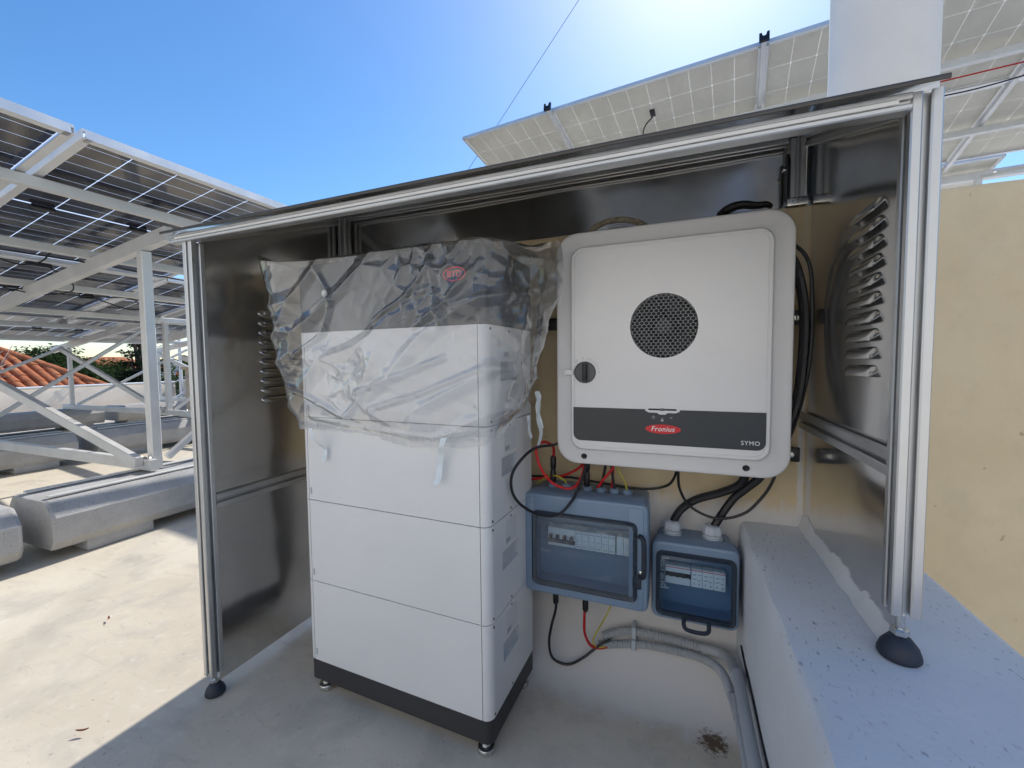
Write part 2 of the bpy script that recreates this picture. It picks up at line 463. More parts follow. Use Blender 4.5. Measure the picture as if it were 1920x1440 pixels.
x = t.n('ShaderNodeMixShader'); t.l(t.ramp(t.noise(t.coord(), 4, 2), [(.3, .35), (.7, .45)]), x.inputs[0]); t.l(a.outputs[0], x.inputs[1]); t.l(b.outputs[0], x.inputs[2]); t.l(x.outputs[0], t.o.inputs[0])
M['laminate_lit_tone'] = t.m
M['panelframe'] = basic('panel_frame_silver', (.76, .76, .755), .42, .45, .05, 8)
# ballast concrete with pits
t = NT('ballast_concrete'); co = t.world()
nz = t.noise(co, 6, 6, .65); pit = t.noise(co, 170, 3, .6)
c = t.ramp(nz, [(.3, (.38, .375, .365)), (.7, (.51, .505, .495))])
c = t.mix(t.ramp(pit, [(.60, 0.), (.68, .75)]), c, (.17, .17, .17))
c = t.mix(t.ramp(t.noise(co, 200, 2), [(.3, .25), (.7, 0.)]), c, (.52, .51, .5))
nb = t.bump(t.math('SUBTRACT', 1.0, t.ramp(pit, [(.6, 0.), (.72, 1.)])), .6, .004); nb = t.bump(nz, .3, .01, nb)
M['ballast'] = t.pbr(c, .9, 0, nb, .2)
t = NT('roof_tile'); co = t.world()
M['tile'] = t.pbr(t.ramp(t.noise(co, 3.5, 6, .7), [(.25, (.25, .085, .04)), (.5, (.45, .15, .06)), (.75, (.58, .27, .14))]), .8, 0, t.bump(t.noise(co, 40, 4), .3, .01), .2)
def leafmat(name, a, b):
    t = NT(name); co = t.world()
    c = t.ramp(t.noise(co, 1.6, 4), [(.3, a), (.7, b)])
    bs = t.n('ShaderNodeBsdfDiffuse'); tl = t.n('ShaderNodeBsdfTranslucent'); x = t.n('ShaderNodeMixShader'); x.inputs[0].default_value = .3
    t.l(c, bs.inputs[0]); t.l(c, tl.inputs[0]); t.l(bs.outputs[0], x.inputs[1]); t.l(tl.outputs[0], x.inputs[2]); t.l(x.outputs[0], t.o.inputs[0])
    return t.m
M['leaf_pine'] = leafmat('foliage_pine', (.035, .06, .022), (.08, .115, .045))
M['leaf_dark'] = leafmat('foliage_dark', (.018, .032, .018), (.035, .055, .03))
M['leaf_light'] = leafmat('foliage_light', (.08, .11, .03), (.15, .19, .06))
M['bark'] = basic('bark', (.13, .095, .07), .9, 0, .25, 10, .4, 40)
M['drytwig'] = basic('dry_twig', (.42, .34, .29), .9, 0, .2, 20)
M['dryleaf'] = basic('dry_leaf', (.28, .10, .05), .8, 0, .3, 80)
M['house'] = basic('house_render', (.62, .55, .47), .85, 0, .08, 1)
M['house_pink'] = basic('house_render_pink', (.58, .42, .36), .85, 0, .08, 1)
M['glass_dark'] = basic('window_glass', (.05, .06, .07), .12, 0, .1, 2)
M['ground'] = basic('ground_far', (.17, .155, .12), .95, 0, .3, .05)
M['hill'] = basic('hill_green', (.06, .075, .05), .95, 0, .4, .08)

# ------------------------------------------------------------------ setting
def slab_floor():
    mb = MB()
    xs = [-11.5+i*.5 for i in range(20)]+[-1.5+i*.05 for i in range(41)]
    xs = [x for x in xs if x < .47]+[.472]
    ys = [-5+i*.5 for i in range(8)]+[-1.0+i*.05 for i in range(21)]
    ys = sorted(set([round(v, 3) for v in ys]+[.5+i*.5 for i in range(12)]))
    idx = {}
    for j, y in enumerate(ys):
        for i, x in enumerate(xs):
            z = .004*noise.noise(Vector((x*.9, y*.9, 0)))+.0015*noise.noise(Vector((x*5, y*5, 3)))
            if x > -.9:                      # mortar fillet where the floor meets the back wall
                d = max(0, y+.145)/.145
                if d > 0: z += .14*d**2.6*min(1, (x+.95)/.05)
            mb.v.append((x, y, z)); idx[i, j] = len(mb.v)-1
    for j in range(len(ys)-1):
        for i in range(len(xs)-1):
            if xs[i] >= -.96 and ys[j] >= .0: continue
            mb.f.append((idx[i, j], idx[i+1, j], idx[i+1, j+1], idx[i, j+1]))
    o = obj('roof_floor', mb, M['floor'], angle=60); o['kind'] = 'structure'
slab_floor()
g_ = MB().box(-600, 300, -300, 900, -9.2, -9)
o = obj('ground', g_, M['ground'], smooth=False); o['kind'] = 'structure'
# building body under the terrace
o = obj('terrace_body', MB().box(-11.6, .46, -5, 6.1, -9, -.06), M['parapet'], smooth=False); o['kind'] = 'structure'
o = obj('bounce_terrace', MB().box(.80, 14, -14, -.002, -9, -1.2), M['floor'], smooth=False); o['kind'] = 'structure'  # unseen pale slab added to bounce sunlight onto the right-hand wall
o = obj('upper_roof', MB().box(-.93, 9, .26, 9.0, -9, 1.24), M['floor'], smooth=False); o['kind'] = 'structure'

def wallgrid(name, x0, x1, z0, z1, y, thick, mat, top_n=60):
    mb = MB(); n = 90; vs_ = []
    P = []
    for i in range(n+1):
        x = x0+(x1-x0)*i/n
        zt = z1+.004*noise.noise(Vector((x*6, 1, 0)))+.003*noise.noise(Vector((x*23, 4, 0)))
        yo = .003*noise.noise(Vector((x*14, 7, 2)))
        P.append([(x, y, z0), (x, y, zt-.012), (x, y+.005+abs(yo), zt-.003), (x, y+.014, zt), (x, y+thick, zt), (x, y+thick, z0)])
    mb.loft([[Vector(p) for p in r] for r in P])
    return mb
o = obj('rendered_wall', wallgrid('w', -.925, 3.4, -9, 1.32, 0, .25, M['wall']), M['wall'], base=(0, 0, 0))
tag(o, 'ochre yellow rendered wall with white painted foot behind the inverter', 'wall')

mb = MB(); P = []
for i in range(121):
    y = -.001-i*.035
    e = .006*noise.noise(Vector((y*9, 0, 5)))+.004*noise.noise(Vector((y*31, 2, 0)))
    zt = .507+.002*noise.noise(Vector((y*7, 3, 3)))
    P.append([Vector(p) for p in ((.472+.25*e, y, -.3), (.472+.3*e, y, .47), (.474+e*.6, y, .492+.4*e), (.481+e, y, .504+.2*e), (.50+e, y, zt), (.70, y, zt), (.775, y, zt), (.788, y, .502), (.792, y, .49), (.792, y, -9), (.6, y, -9), (.48, y, -9))])
mb.loft(P)
o = obj('low_wall', mb, M['lowwall'], base=(.63, -2, -.3), angle=50)
tag(o, 'white painted low wall with dark specks carrying the right cabinet foot', 'low wall')
# mortar bead along the foot of the right cabinet wall
mb = MB(); P = []
for i in range(121):
    y = -.003-i*.00395
    w = .009+.004*noise.noise(Vector((y*22, 0, 1))); h = .010+.012*noise.noise(Vector((y*45, 3, 1)))*(.3+abs(y)*1.4)+.016*noise.noise(Vector((y*13, 9, 1)))
    h = max(.008, h+.02)
    P.append([Vector(p) for p in ((.62, y, .500), (.618-w*1.4, y, .5085), (.618-w, y, .513), (.6145, y, .513+h*.5), (.6152, y, .509+h), (.6185, y, .509+h))])
mb.loft(P)
o = obj('mortar_bead', mb, M['white_plaster'], base=(.61, -.25, .507)); tag(o, 'ragged white mortar bead sealing the right metal panel to the low wall', 'mortar')

# wall added behind the camera to bounce warm sunlight into cabinet and reflections
o = obj('bounce_wall', MB().box(-9, 9, -5.2, -4.9, -1.19, 4.5), M['bounce_wall_cream'], smooth=False); o['kind'] = 'structure'
# chimney behind the cabinet roof
ch = thing('chimney', 'plain round white chimney rising behind the right cabinet roof', 'chimney', (.78, .26, 1.24))
obj('shaft', MB().lathe([(.1185, 0), (.1185, .82)], (.833, .26, 1.2405), (0, 0, 1), 48), M['white_plaster'], ch)
obj('cap', MB().lathe([(.119, 0), (.140, .012), (.142, .07), (.12, .09)], (.833, .26, 2.061), (0, 0, 1), 40), M['parapet'], ch)

# terrace parapets
def parapet(name, x0, x1, y0, y1, h, label):
    t_ = thing(name, label, 'parapet', ((x0+x1)/2, (y0+y1)/2, 0))
    obj('wall', MB().bbox(x0, x1, y0, y1, -.05, h, .01), M['parapet'], t_)
    obj('coping', MB().bbox(x0-.03, x1+.03, y0-.03, y1+.03, h+.001, h+.035, .008), M['white_plaster'], t_)
parapet('parapet_wall', -11.7, -11.5, -5, 5.4, .50, 'long sunlit beige parapet wall in front of the red tiled roof')
parapet('parapet_wall', -11.45, -.97, 5.45, 5.65, .53, 'shaded grey parapet wall closing the far end of the terrace')

# ------------------------------------------------------------------ metal shelter
cab = thing('metal_shelter', 'open fronted sheet metal shelter on aluminium profiles around the inverter', 'metal shelter', (-.15, -.25, 0))
def prof(w, h, slot=.0085, d=.009, slots=(1,1,1,1)):
    a, b = w/2, h/2; c = .0018; s = slot/2
    P = []
    def side(p0, p1, n, on):
        p0 = Vector(p0); p1 = Vector(p1); n = Vector(n); t_ = (p1-p0).normalized(); L = (p1-p0).length; mid = (p0+p1)/2
        P.append(p0+t_*c)
        if on:
            P.extend([mid-t_*(s+.002), mid-t_*s+n*.0015, mid-t_*s+n*.003, mid-t_*s*1.8+n*.003, mid-t_*s*1.8+n*d, mid+t_*s*1.8+n*d, mid+t_*s*1.8+n*.003, mid+t_*s+n*.003, mid+t_*s+n*.0015, mid+t_*(s+.002)])
        P.append(p1-t_*c)
    side((-a,-b), (a,-b), (0,1), slots[0]); side((a,-b), (a,b), (-1,0), slots[1])
    side((a,b), (-a,b), (0,-1), slots[2]); side((-a,b), (-a,-b), (1,0), slots[3])
    return [(p.x, p.y) for p in P]
def bar(name, p0, p1, w, h, xa, parent=cab, mat=None, **k):
    p0 = Vector(p0); p1 = Vector(p1); az = (p1-p0).normalized(); ax = Vector(xa); ay = az.cross(ax)
    return obj(name, MB().extr(prof(w, h, **k), p0, ax, ay, az, (p1-p0).length), mat or M['alu'], parent, angle=25)
def roofz(y): return 1.2920+(y+.535)*.385
YF = -.5025
bar('post', (-.904, YF, .062), (-.904, YF, 1.2665), .036, .035, (1,0,0))
bar('post', (.618, YF, .575), (.618, YF, 1.2900), .034, .035, (1,0,0))
bar('post', (-.880, .030, 1.3225), (-.880, .030, 1.49), .035, .035, (1,0,0))
bar('post', (.590, .030, 1.345), (.590, .030, 1.49), .035, .035, (1,0,0))
obj('post_shoe', MB().bbox(.566, .614, .006, .055, 1.3225, 1.3445, .004), M['zinc'], cab)
bar('front_beam', (-.965, -.5145, 1.2780), (.600, -.5145, 1.2780), .022, .0225, (0,1,0), slot=.006, d=.006, slots=(0, 0, 0, 1))
obj('cover_strip', MB().bbox(-.94, .585, -.5285, -.5258, 1.2745, 1.2800, .0007), M['white_plaster'], cab)
bar('rear_beam', (-.888, .030, 1.4985), (.57, .030, 1.4985), .03, .03, (0,1,0))
bar('side_rail', (-.904, -.483, .553), (-.904, -.002, .553), .030, .040, (1,0,0))
bar('side_rail', (.6175, -.483, .785), (.6175, -.002, .785), .030, .040, (1,0,0))
# sloped top rails
for x in (-.904, .618):
    y0, y1 = -.482, .075
    p0 = Vector((x, y0, roofz(y0)-.022)); p1 = Vector((x, y1, roofz(y1)-.022))
    bar('top_rail', p0, p1, .03, .03, (1,0,0))
# roof sheet
mb = MB(); y0, y1 = -.537, .095
mb.loft([[Vector((x, y0, roofz(y0))), Vector((x, y1, roofz(y1))), Vector((x, y1, roofz(y1)+.004)), Vector((x, y0, roofz(y0)+.004))] for x in (-.978, .631)])
obj('roof_sheet', mb, M['sheet'], cab, smooth=False)
obj('edge_strip', MB().bbox(-.979, .632, -.5405, -.5372, 1.2895, 1.2960, .001), M['roofsheet'], cab)
# side panels: bent slightly so that reflections waver
def sidepanel(x, z0, y0, y1, th=.0015, seed=0):
    mb = MB(); ny, nz_ = 14, 30; rows = []
    for s in (0, 1):
        for j in range(nz_+1):
            for i in range(ny+1):
                y = y0+(y1-y0)*i/ny; zt = roofz(y)-.024
                z = z0+(zt-z0)*j/nz_
                w = math.sin(math.pi*i/ny)*math.sin(math.pi*j/nz_)
                mb.v.append((x+s*th+w*.004*noise.noise(Vector((y*3, z*3, seed))), y, z))
    n = (ny+1)*(nz_+1)
    for j in range(nz_):
        for i in range(ny):
            a = j*(ny+1)+i
            mb.f.append((a, a+1, a+ny+2, a+ny+1)); mb.f.append((n+a, n+a+ny+1, n+a+ny+2, n+a+1))
    for j in range(nz_):
        for i in (0, ny):
            a = j*(ny+1)+i; mb.f.append((a, a+ny+1, n+a+ny+1, n+a))
    for j in (0, nz_):
        for i in range(ny):
            a = j*(ny+1)+i; mb.f.append((a, a+1, n+a+1, n+a))
    return mb
pl = obj('side_panel', sidepanel(-.905, .030, -.488, .060, seed=1), M['sheet'], cab, angle=30)
pr = obj('side_panel', sidepanel(.6175, .512, -.488, .060, seed=5), M['sheet'], cab, angle=30)
mb = MB(); nx = 40
for j in range(9):
    for i in range(nx+1):
        x = -.9035+1.52*i/nx; z = 1.321+.196*j/8
        mb.v.append((x, .058+.006*noise.noise(Vector((x*2.2, z*6, 9))), z))
for j in range(8):
    for i in range(nx): a = j*(nx+1)+i; mb.f.append((a, a+1, a+nx+2, a+nx+1))
obj('back_panel', mb, M['sheet'], cab, angle=40)
# pressed louvres
def louvre(x, sgn, y0, y1, z, h=.020, d=.010):
    mb = MB(); L = y1-y0; n = 14; k = 6; rings = []
    for i in range(n+1):
        u = i/n; e = min(1, u/.13, (1-u)/.13); e = math.sqrt(max(0, 1-(1-e)**2))
        y = y0+L*u
        # lip at the lower edge stands off the sheet, upper edge runs into it
        rings.append([Vector((x+sgn*(d*e*math.sin(math.pi*.5*(1-q/k)**.8)), y, z-h*.5*e+(q/k)*h*e)) for q in range(k+1)])
    mb.loft(rings, False, False, closed=False)
    # folded lower edge
    rings = []
    for i in range(n+1):
        u = i/n; e = min(1, u/.13, (1-u)/.13); e = math.sqrt(max(0, 1-(1-e)**2)); y = y0+L*u
        xx = x+sgn*d*e
        rings.append([Vector((xx, y, z-h*.5*e)), Vector((xx-sgn*.0012, y, z-h*.5*e-.0012)), Vector((xx-sgn*.002, y, z-h*.5*e))])
    mb.loft(rings, False, False, closed=False)
    return mb
for i in range(10):
    obj('louvre', louvre(-.9036, 1, -.325, -.175, 1.098-i*.0300), M['sheet'], pl, angle=60)
    obj('louvre', louvre(.6172, -1, -.405, -.270, 1.190-i*.0302), M['sheet'], pr, angle=60)
# dark corner bracket on the rear right post
obj('corner_bracket', MB().extr([(-.02, -.055), (.012, -.075), (.016, .03), (.006, .05), (-.006, .05), (-.016, .03)], (.566, .022, 1.405), (0, -1, 0), (0, 0, 1), (1, 0, 0), .005), M['black'], cab)
obj('bolt', MB().lathe([(.006, 0), (.006, .006), (.003, .008)], (.5655, .024, 1.42), (-1, 0, 0), 10), M['zinc'], cab)
# levelling feet
def lev(x, y, z0, z1):
    f = obj('levelling_foot', MB().lathe([(.0235, 0), (.0255, .003), (.0255, .007), (.022, .018), (.014, .029), (.010, .032)], (x, y, z0), (0, 0, 1), 32), M['rubber'], cab)
    obj('threaded_rod', MB().lathe([(.006-.0006*(k % 2), .033+.0022*k) for k in range(int((z1-z0-.033)/.0022))], (x, y, z0), (0, 0, 1), 12), M['zinc'], f)
    obj('nut', MB().lathe([(.0095, .033), (.011, .0345), (.011, .042), (.0095, .0435)], (x, y, z0), (0, 0, 1), 6), M['zinc'], f, angle=20)
lev(-.904, YF, .002, .063)
lev(.618, YF, .507, .577)

# ------------------------------------------------------------------ battery tower
BAT = Vector((-.6647, -.3883, 0)); BRZ = -.0287
D = .275; W = .585
bat = thing('battery_tower', 'tall pale grey battery of four stacked modules on a dark plinth', 'battery', BAT, BRZ, local=True)
def xs_outline(w0, w1, d0, d1, r, notch=True):
    P = []
    def arc(cx, cy, a0, n=6):
        for k in range(n+1):
            a = R(a0+90*k/n); P.append((cx+r*math.cos(a), cy+r*math.sin(a)))
    arc(w0+r, d0+r, 180)
    if notch:
        for u in (w0+.0135, w1-.0225): pass
        P.extend([(w0+r+.0003, d0), (w0+r+.0003, d0+.008), (w0+r+.0023, d0+.008), (w0+r+.0023, d0)])
        P.extend([(w1-r-.0023, d0), (w1-r-.0023, d0+.008), (w1-r-.0003, d0+.008), (w1-r-.0003, d0)])
    arc(w1-r, d0+r, 270)
    P.append((w1, d1)); P.append((w0, d1))
    return P
def sticker_mat():
    t = NT('printed_label'); co = t.coord()
    br = t.n('ShaderNodeTexBrick'); t.l(t.coord((1,1,1), (R(90), 0, R(90))), br.inputs['Vector'])
    br.inputs['Scale'].default_value = 70; br.inputs['Mortar Size'].default_value = .035
    br.inputs['Color1'].default_value = (.2, .2, .22, 1); br.inputs['Color2'].default_value = (.62, .63, .64, 1); br.inputs['Mortar'].default_value = (.68, .69, .7, 1)
    c = t.mix(t.ramp(t.noise(co, 260, 2), [(.45, 1.), (.55, 0.)]), br.outputs[0], (.66, .67, .68))
    return t.pbr(c, .4)
M['label'] = sticker_mat()
mods = []
z0 = .0928; mh = .233
out = xs_outline(0, W, 0, D, .0215)
for i in range(4):
    za, zb = z0+i*mh+.0011, z0+(i+1)*mh-.0011
    mb = MB(); n = len(out)
    side = out.index((W, D))-1       # edge front-right arc end -> (W, D)
    vs_ = [(p[0], p[1], za) for p in out]+[(p[0], p[1], zb) for p in out]
    fs = [(k, (k+1) % n, n+(k+1) % n, n+k) for k in range(n) if k != side]
    fs += [tuple(range(n))[::-1], tuple(range(n, 2*n))]
    mb.add(vs_, fs)
    # right flank with a slanted grip pocket
    v0 = out[side][1]
    h0, h1 = za+.100, za+.146
    pts_o = [Vector((W, v0, za)), Vector((W, D, za)), Vector((W, D, zb)), Vector((W, v0, zb))]
    hole = [Vector((W, .072, h0)), Vector((W, .172, h0)), Vector((W, .172, h1)), Vector((W, .072, h1))]
    mb.plate(pts_o, [hole])
    mod = obj('battery_module', mb, M['battery'], bat, angle=28)
    pk = MB(); q = [Vector((W-.010, p.y+(.0 if p.y < .1 else 0), p.z+.006)) for p in hole]
    pk.loft([hole, q], False, True)
    obj('grip_pocket', pk, M['recess'], mod)
    obj('label_plate', MB().box(W+.0002, W+.0007, .088, .158, za+.156, za+.214), M['label'], mod, smooth=False)
    obj('label_block', MB().box(W+.0008, W+.0011, .092, .118, za+.160, za+.171), M['grey_ink'], mod, smooth=False)
    obj('tab_sticker', MB().box(.028, .0335, -.0006, -.0001, za+.016, za+.034), M['grey_ink'], mod, smooth=False)
    for (v, zz) in ((.020, za+.009), (.020, zb-.009), (.125, za+.008), (.125, zb-.010)):
        if (i == 0 and zz < za+.05 and False): continue
        obj('screw', MB().lathe([(.0032, -.001), (.0032, .0006), (.0022, .0008)], (W, v, zz), (1, 0, 0), 10), M['black'], mod)
    mods.append(mod)
obj('core', MB().box(.010, W-.026, .010, D-.004, z0+.002, z0+4*mh+.002), M['seam'], bat, smooth=False)
pb = MB(); o1 = xs_outline(.001, W-.001, .001, D-.001, .020, False)
pb.loft([[Vector((p[0], p[1], z)) for p in o1] for z in (.036, .0915)])
obj('plinth', pb, M['plinth'], bat)
for u in (.040, W-.026):
    for v in (.022, D-.03):
        f = obj('foot', MB().lathe([(.020, .002), (.0215, .004), (.0215, .012), (.020, .0145), (.011, .017), (.011, .040)], (u, v, 0), (0, 0, 1), 24), M['zinc'], bat)
ct = MB(); o2 = xs_outline(0, W, 0, D, .0215, False); zc = z0+4*mh
rg = [[Vector((p[0], p[1], z)) for p in o2] for z in (zc+.0015, 1.198)]
rg.append([Vector((W/2+(p[0]-W/2)*.988, D/2+(p[1]-D/2)*.978, 1.204)) for p in o2])
ct.loft(rg)
ctl = obj('control_unit', ct, M['bcu'], bat)
el = [(.505+.030*math.cos(a), 1.140+.0165*math.sin(a)) for a in [2*math.pi*k/40 for k in range(40)]]
e2 = [(.505+.0272*math.cos(a), 1.140+.0137*math.sin(a)) for a in [2*math.pi*k/40 for k in range(40)]]
mb = MB(); mb.plate(atY(el, -.0008), [atY(e2, -.0008)]); obj('badge_ring', mb, M['red_badge'], ctl, smooth=False)
obj('badge_letters', text_mb('BYD', .020, wallM(.505, -.0005, 1.140), .0003, 0, 'CENTER', .0004), M['red_badge'], ctl, smooth=False)
obj('light_ring', MB().lathe([(.0095, 0), (.0095, .0015), (.006, .002)], (.105, 0, 1.125), (0, -1, 0), 20), M['white_ink'], ctl)

# clear plastic bag pulled over the top of the battery
FOLDS = [[(.24, .865), (.36, .905), (.49, .950)], [(.28, .825), (.42, .865), (.585, .925)], [(.0, .880), (.10, .835), (.19, .800), (.25, .850), (.26, .872)],
         [(.06, .795), (.25, .772), (.44, .762), (.56, .785)], [(.30, 1.04), (.40, 1.10), (.46, 1.17)], [(.42, 1.02), (.50, 1.07), (.58, 1.16)], [(.45, 1.19), (.47, 1.10), (.49, 1.02)], [(.10, 1.19), (.16, 1.10), (.13, 1.02), (.03, .95)]]
def bag():
    NU, NV = 560, 190
    cu, cv = W/2, D/2
    hw, hd_, cr = W/2+.014, D/2+.014, .030
    segs = []
    def seg(x0, y0, x1, y1, nx_, ny_): segs.append((math.hypot(x1-x0, y1-y0), lambda f: (x0+(x1-x0)*f, y0+(y1-y0)*f, nx_, ny_)))
    def arc_(cx, cy_, a0): segs.append((cr*math.pi/2, lambda f: (cx+cr*math.cos(a0+f*math.pi/2), cy_+cr*math.sin(a0+f*math.pi/2), math.cos(a0+f*math.pi/2), math.sin(a0+f*math.pi/2))))
    seg(hw, -hd_+cr, hw, hd_-cr, 1, 0); arc_(hw-cr, hd_-cr, 0); seg(hw-cr, hd_, -hw+cr, hd_, 0, 1); arc_(-hw+cr, hd_-cr, math.pi/2)
    seg(-hw, hd_-cr, -hw, -hd_+cr, -1, 0); arc_(-hw+cr, -hd_+cr, math.pi); seg(-hw+cr, -hd_, hw-cr, -hd_, 0, -1); arc_(hw-cr, -hd_+cr, 1.5*math.pi)
    tot = sum(q[0] for q in segs); RING = []
    for i in range(NU):
        t_ = tot*i/NU
        for L_, fn in segs:
            if t_ <= L_: RING.append(fn(t_/L_)); break
            t_ -= L_
        else: RING.append(segs[-1][1](1.0))
    mb = MB()
    def ss(a, b, x):
        x = max(0, min(1, (x-a)/(b-a))); return x*x*(3-2*x)
    for j in range(NV+1):
        for i in range(NU):
            rx, ry, nx_, ny_ = RING[i]
            th = math.atan2(ry/(D/2), rx/(W/2)); c_, s_ = math.cos(th), math.sin(th)
            # hem height: sags at the front, rises towards the flanks
            front = max(0, -s_)
            hem = .800+.007*noise.noise(Vector((th*7, 0, 2)))-.052*front**.8+.030*max(0, c_)**3+.012*math.sin(3*th+.6)
            if front > .3: hem -= .018*math.exp(-((c_-.25)/.35)**2)
            top = 1.208
            q = j/NV
            z = hem+(top-hem)*q
            a = W/2+.030; b = D/2+.024
            p = Vector((cu+rx, cv+ry, z))
            out = Vector((nx_, ny_, 0))
            # ears: the flat seam corners stand out at front left and right
            dl = math.atan2(math.sin(th-R(207)), math.cos(th-R(207)))
            dr = math.atan2(math.sin(th-R(352)), math.cos(th-R(352)))
            fl = max(0, min(1, (z-.79)/.42))
            ear = math.exp(-(dl/.42)**2)*(.012+.128*fl)+math.exp(-(dr/.50)**2)*(.024+.100*fl)
            dirn = Vector((-.95, -.32, 0)) if abs(dl) < abs(dr) else Vector((.97, .05, 0))
            p += dirn*ear
            lift = (math.exp(-(dl/.30)**2)*.052+math.exp(-(dr/.45)**2)*-.050)*ss(.55, 1, q)
            p.z += lift
            # creases: straight ridges between flat facets, as in crumpled film
            s0 = Vector((p.x, p.y, p.z))
            wp = Vector((noise.noise(s0*6), noise.noise(s0*6+Vector((7, 3, 1))), noise.noise(s0*6+Vector((1, 9, 4)))))*.018
            q0 = s0+wp
            def ridge(v, w_):
                f_ = noise.voronoi(v)[0]
                return max(0, 1-(f_[1]-f_[0])*w_)
            r1 = ridge(Vector(((q0.x*.85+q0.z*.53)*2.6, q0.y*5, (q0.z*.85-q0.x*.53)*8.5)), 3.4)
            r2_ = ridge(Vector(((q0.x*.9-q0.z*.44)*5+3, q0.y*9, (q0.z*.9+q0.x*.44)*14)), 3.2)
            r3 = ridge(Vector((q0.x*30+9, q0.y*30, q0.z*27-q0.x*8)), 2.8)
            lf = noise.noise(Vector((s0.x*5, s0.y*5, s0.z*4)))
            w = .3+.7*ss(0, .12, q)
            am = .45+.55*math.sin(math.pi*min(1, q*1.05))
            d = .007+.014*r1+.0065*r2_*(.15+.85*ss(-.1, .3, noise.noise(s0*4+Vector((5, 5, 5)))))+.0022*r3*ss(.1, .35, noise.noise(s0*5))+.010*lf+.010*math.sin(math.pi*min(1, q*1.2))*max(0, -s_)**2
            d = max(d, .001)
            if s_ < -.2:
                for fold in FOLDS:
                    for (ua, za_), (ub, zb_) in zip(fold, fold[1:]):
                        L2 = (ub-ua)**2+(zb_-za_)**2
                        tt_ = max(0, min(1, ((p.x-ua)*(ub-ua)+(z-za_)*(zb_-za_))/L2))
                        ds_ = math.hypot(p.x-ua-tt_*(ub-ua), z-za_-tt_*(zb_-za_))
                        d += .015*max(0, 1-ds_/.011)*(.35+.65*math.sin(math.pi*(.15+.7*tt_)))
            zone = ss(.95, 1.14, z)*math.exp(-((p.x-.50)/.16)**2)      # tightly crumpled patch near the right front corner
            d += zone*.012*ridge(Vector((s0.x*22, s0.y*22, s0.z*20)), 2.6)
            tight = ss(.02, .16, q)
            p += out*(d*am*w-.008*(1-tight))
            mb.v.append(p)
    for j in range(NV):
        for i in range(NU):
            mb.f.append((j*NU+i, j*NU+(i+1) % NU, (j+1)*NU+(i+1) % NU, (j+1)*NU+i))
    # top: sheets fold together over the lid
    NT_ = 14; base = NV*NU; prev = [base+i for i in range(NU)]
    for k in range(1, NT_+1):
        f = k/NT_; row = []
        for i in range(NU):
            p = Vector(mb.v[base+i]); cx = cu+(p.x-cu)*(1-.03*f)
            tgt = Vector((cx, cv, 1.222+.012*noise.noise(Vector((p.x*9, 2, 1)))))
            e = min(1, abs(p.x-cu)/(W/2))
            h = .010*math.sin(math.pi*f)+.008*max(0, 1-abs(noise.noise(Vector((p.x*14, p.y*14, f*2)))*2))*math.sin(math.pi*f)
            qv = p.lerp(tgt, f); qv.z = max(qv.z, 1.209 if 0 < cx < W else qv.z)+h*(1 if e < .98 else .2)
            mb.v.append(qv); row.append(len(mb.v)-1)
        for i in range(NU):
            mb.f.append((prev[i], prev[(i+1) % NU], row[(i+1) % NU], row[i]))
        prev = row
    mw = Matrix.Translation(BAT) @ Matrix.Rotation(BRZ, 4, 'Z')
    w_ = MB(); w_.v = [tuple(mw @ Vector(p)) for p in mb.v]; w_.f = mb.f
    return w_
o = obj('plastic_bag', bag(), M['film'], base=(-.37, -.25, .76), angle=180)
tag(o, 'crumpled clear plastic bag pulled over the top of the battery', 'plastic bag')
# tape strips
def strip(pts, w, wd):
    mb = MB(); P = spline(pts, 6); wd = Vector(wd); rg = []
    for i, p in enumerate(P):
        t_ = (P[min(i+1, len(P)-1)]-P[max(0, i-1)]).normalized(); n_ = t_.cross(wd).normalized()
        ww = wd*w*.5*(1+.12*noise.noise(p*60))
        rg.append([p-ww, p+ww, p+ww+n_*.0006, p-ww+n_*.0006])
    mb.loft(rg); return mb
for lab, pts, w, wd in (
    ('short white tape strip hanging from the bag hem at the front left', [(-.578, -.436, .770), (-.573, -.434, .748), (-.566, -.422, .728), (-.566, -.4, .705), (-.567, -.408, .676)], .014, (.9, 0, .1)),
    ('long white tape strip hanging from the bag hem near the front right edge', [(-.170, -.444, .770), (-.176, -.445, .752), (-.188, -.428, .728), (-.197, -.420, .700), (-.200, -.421, .672), (-.206, -.425, .655)], .016, (.97, 0, .1)),
    ('small curled white tape strip on the right flank, leftmost of three', [(-.030, -.275, .805), (-.026, -.280, .79), (-.030, -.268, .77), (-.028, -.255, .745)], .016, (0, .95, .1)),
    ('longest curled white tape strip on the right flank below the bag', [(-.022, -.235, .862), (-.014, -.237, .835), (-.020, -.225, .79), (-.014, -.219, .755), (-.020, -.227, .715)], .020, (.1, .95, .1)),
    ('narrow white tape strip hanging free between battery and inverter', [(-.030, -.200, .860), (-.024, -.202, .845), (-.030, -.200, .815), (-.022, -.200, .78), (-.018, -.200, .762)], .011, (.85, .3, 0))):
    tag(obj('tape_strip', strip(pts, w, wd), M['tape'], base=pts[0], angle=60), lab, 'tape', 'white tape strips on the bag')

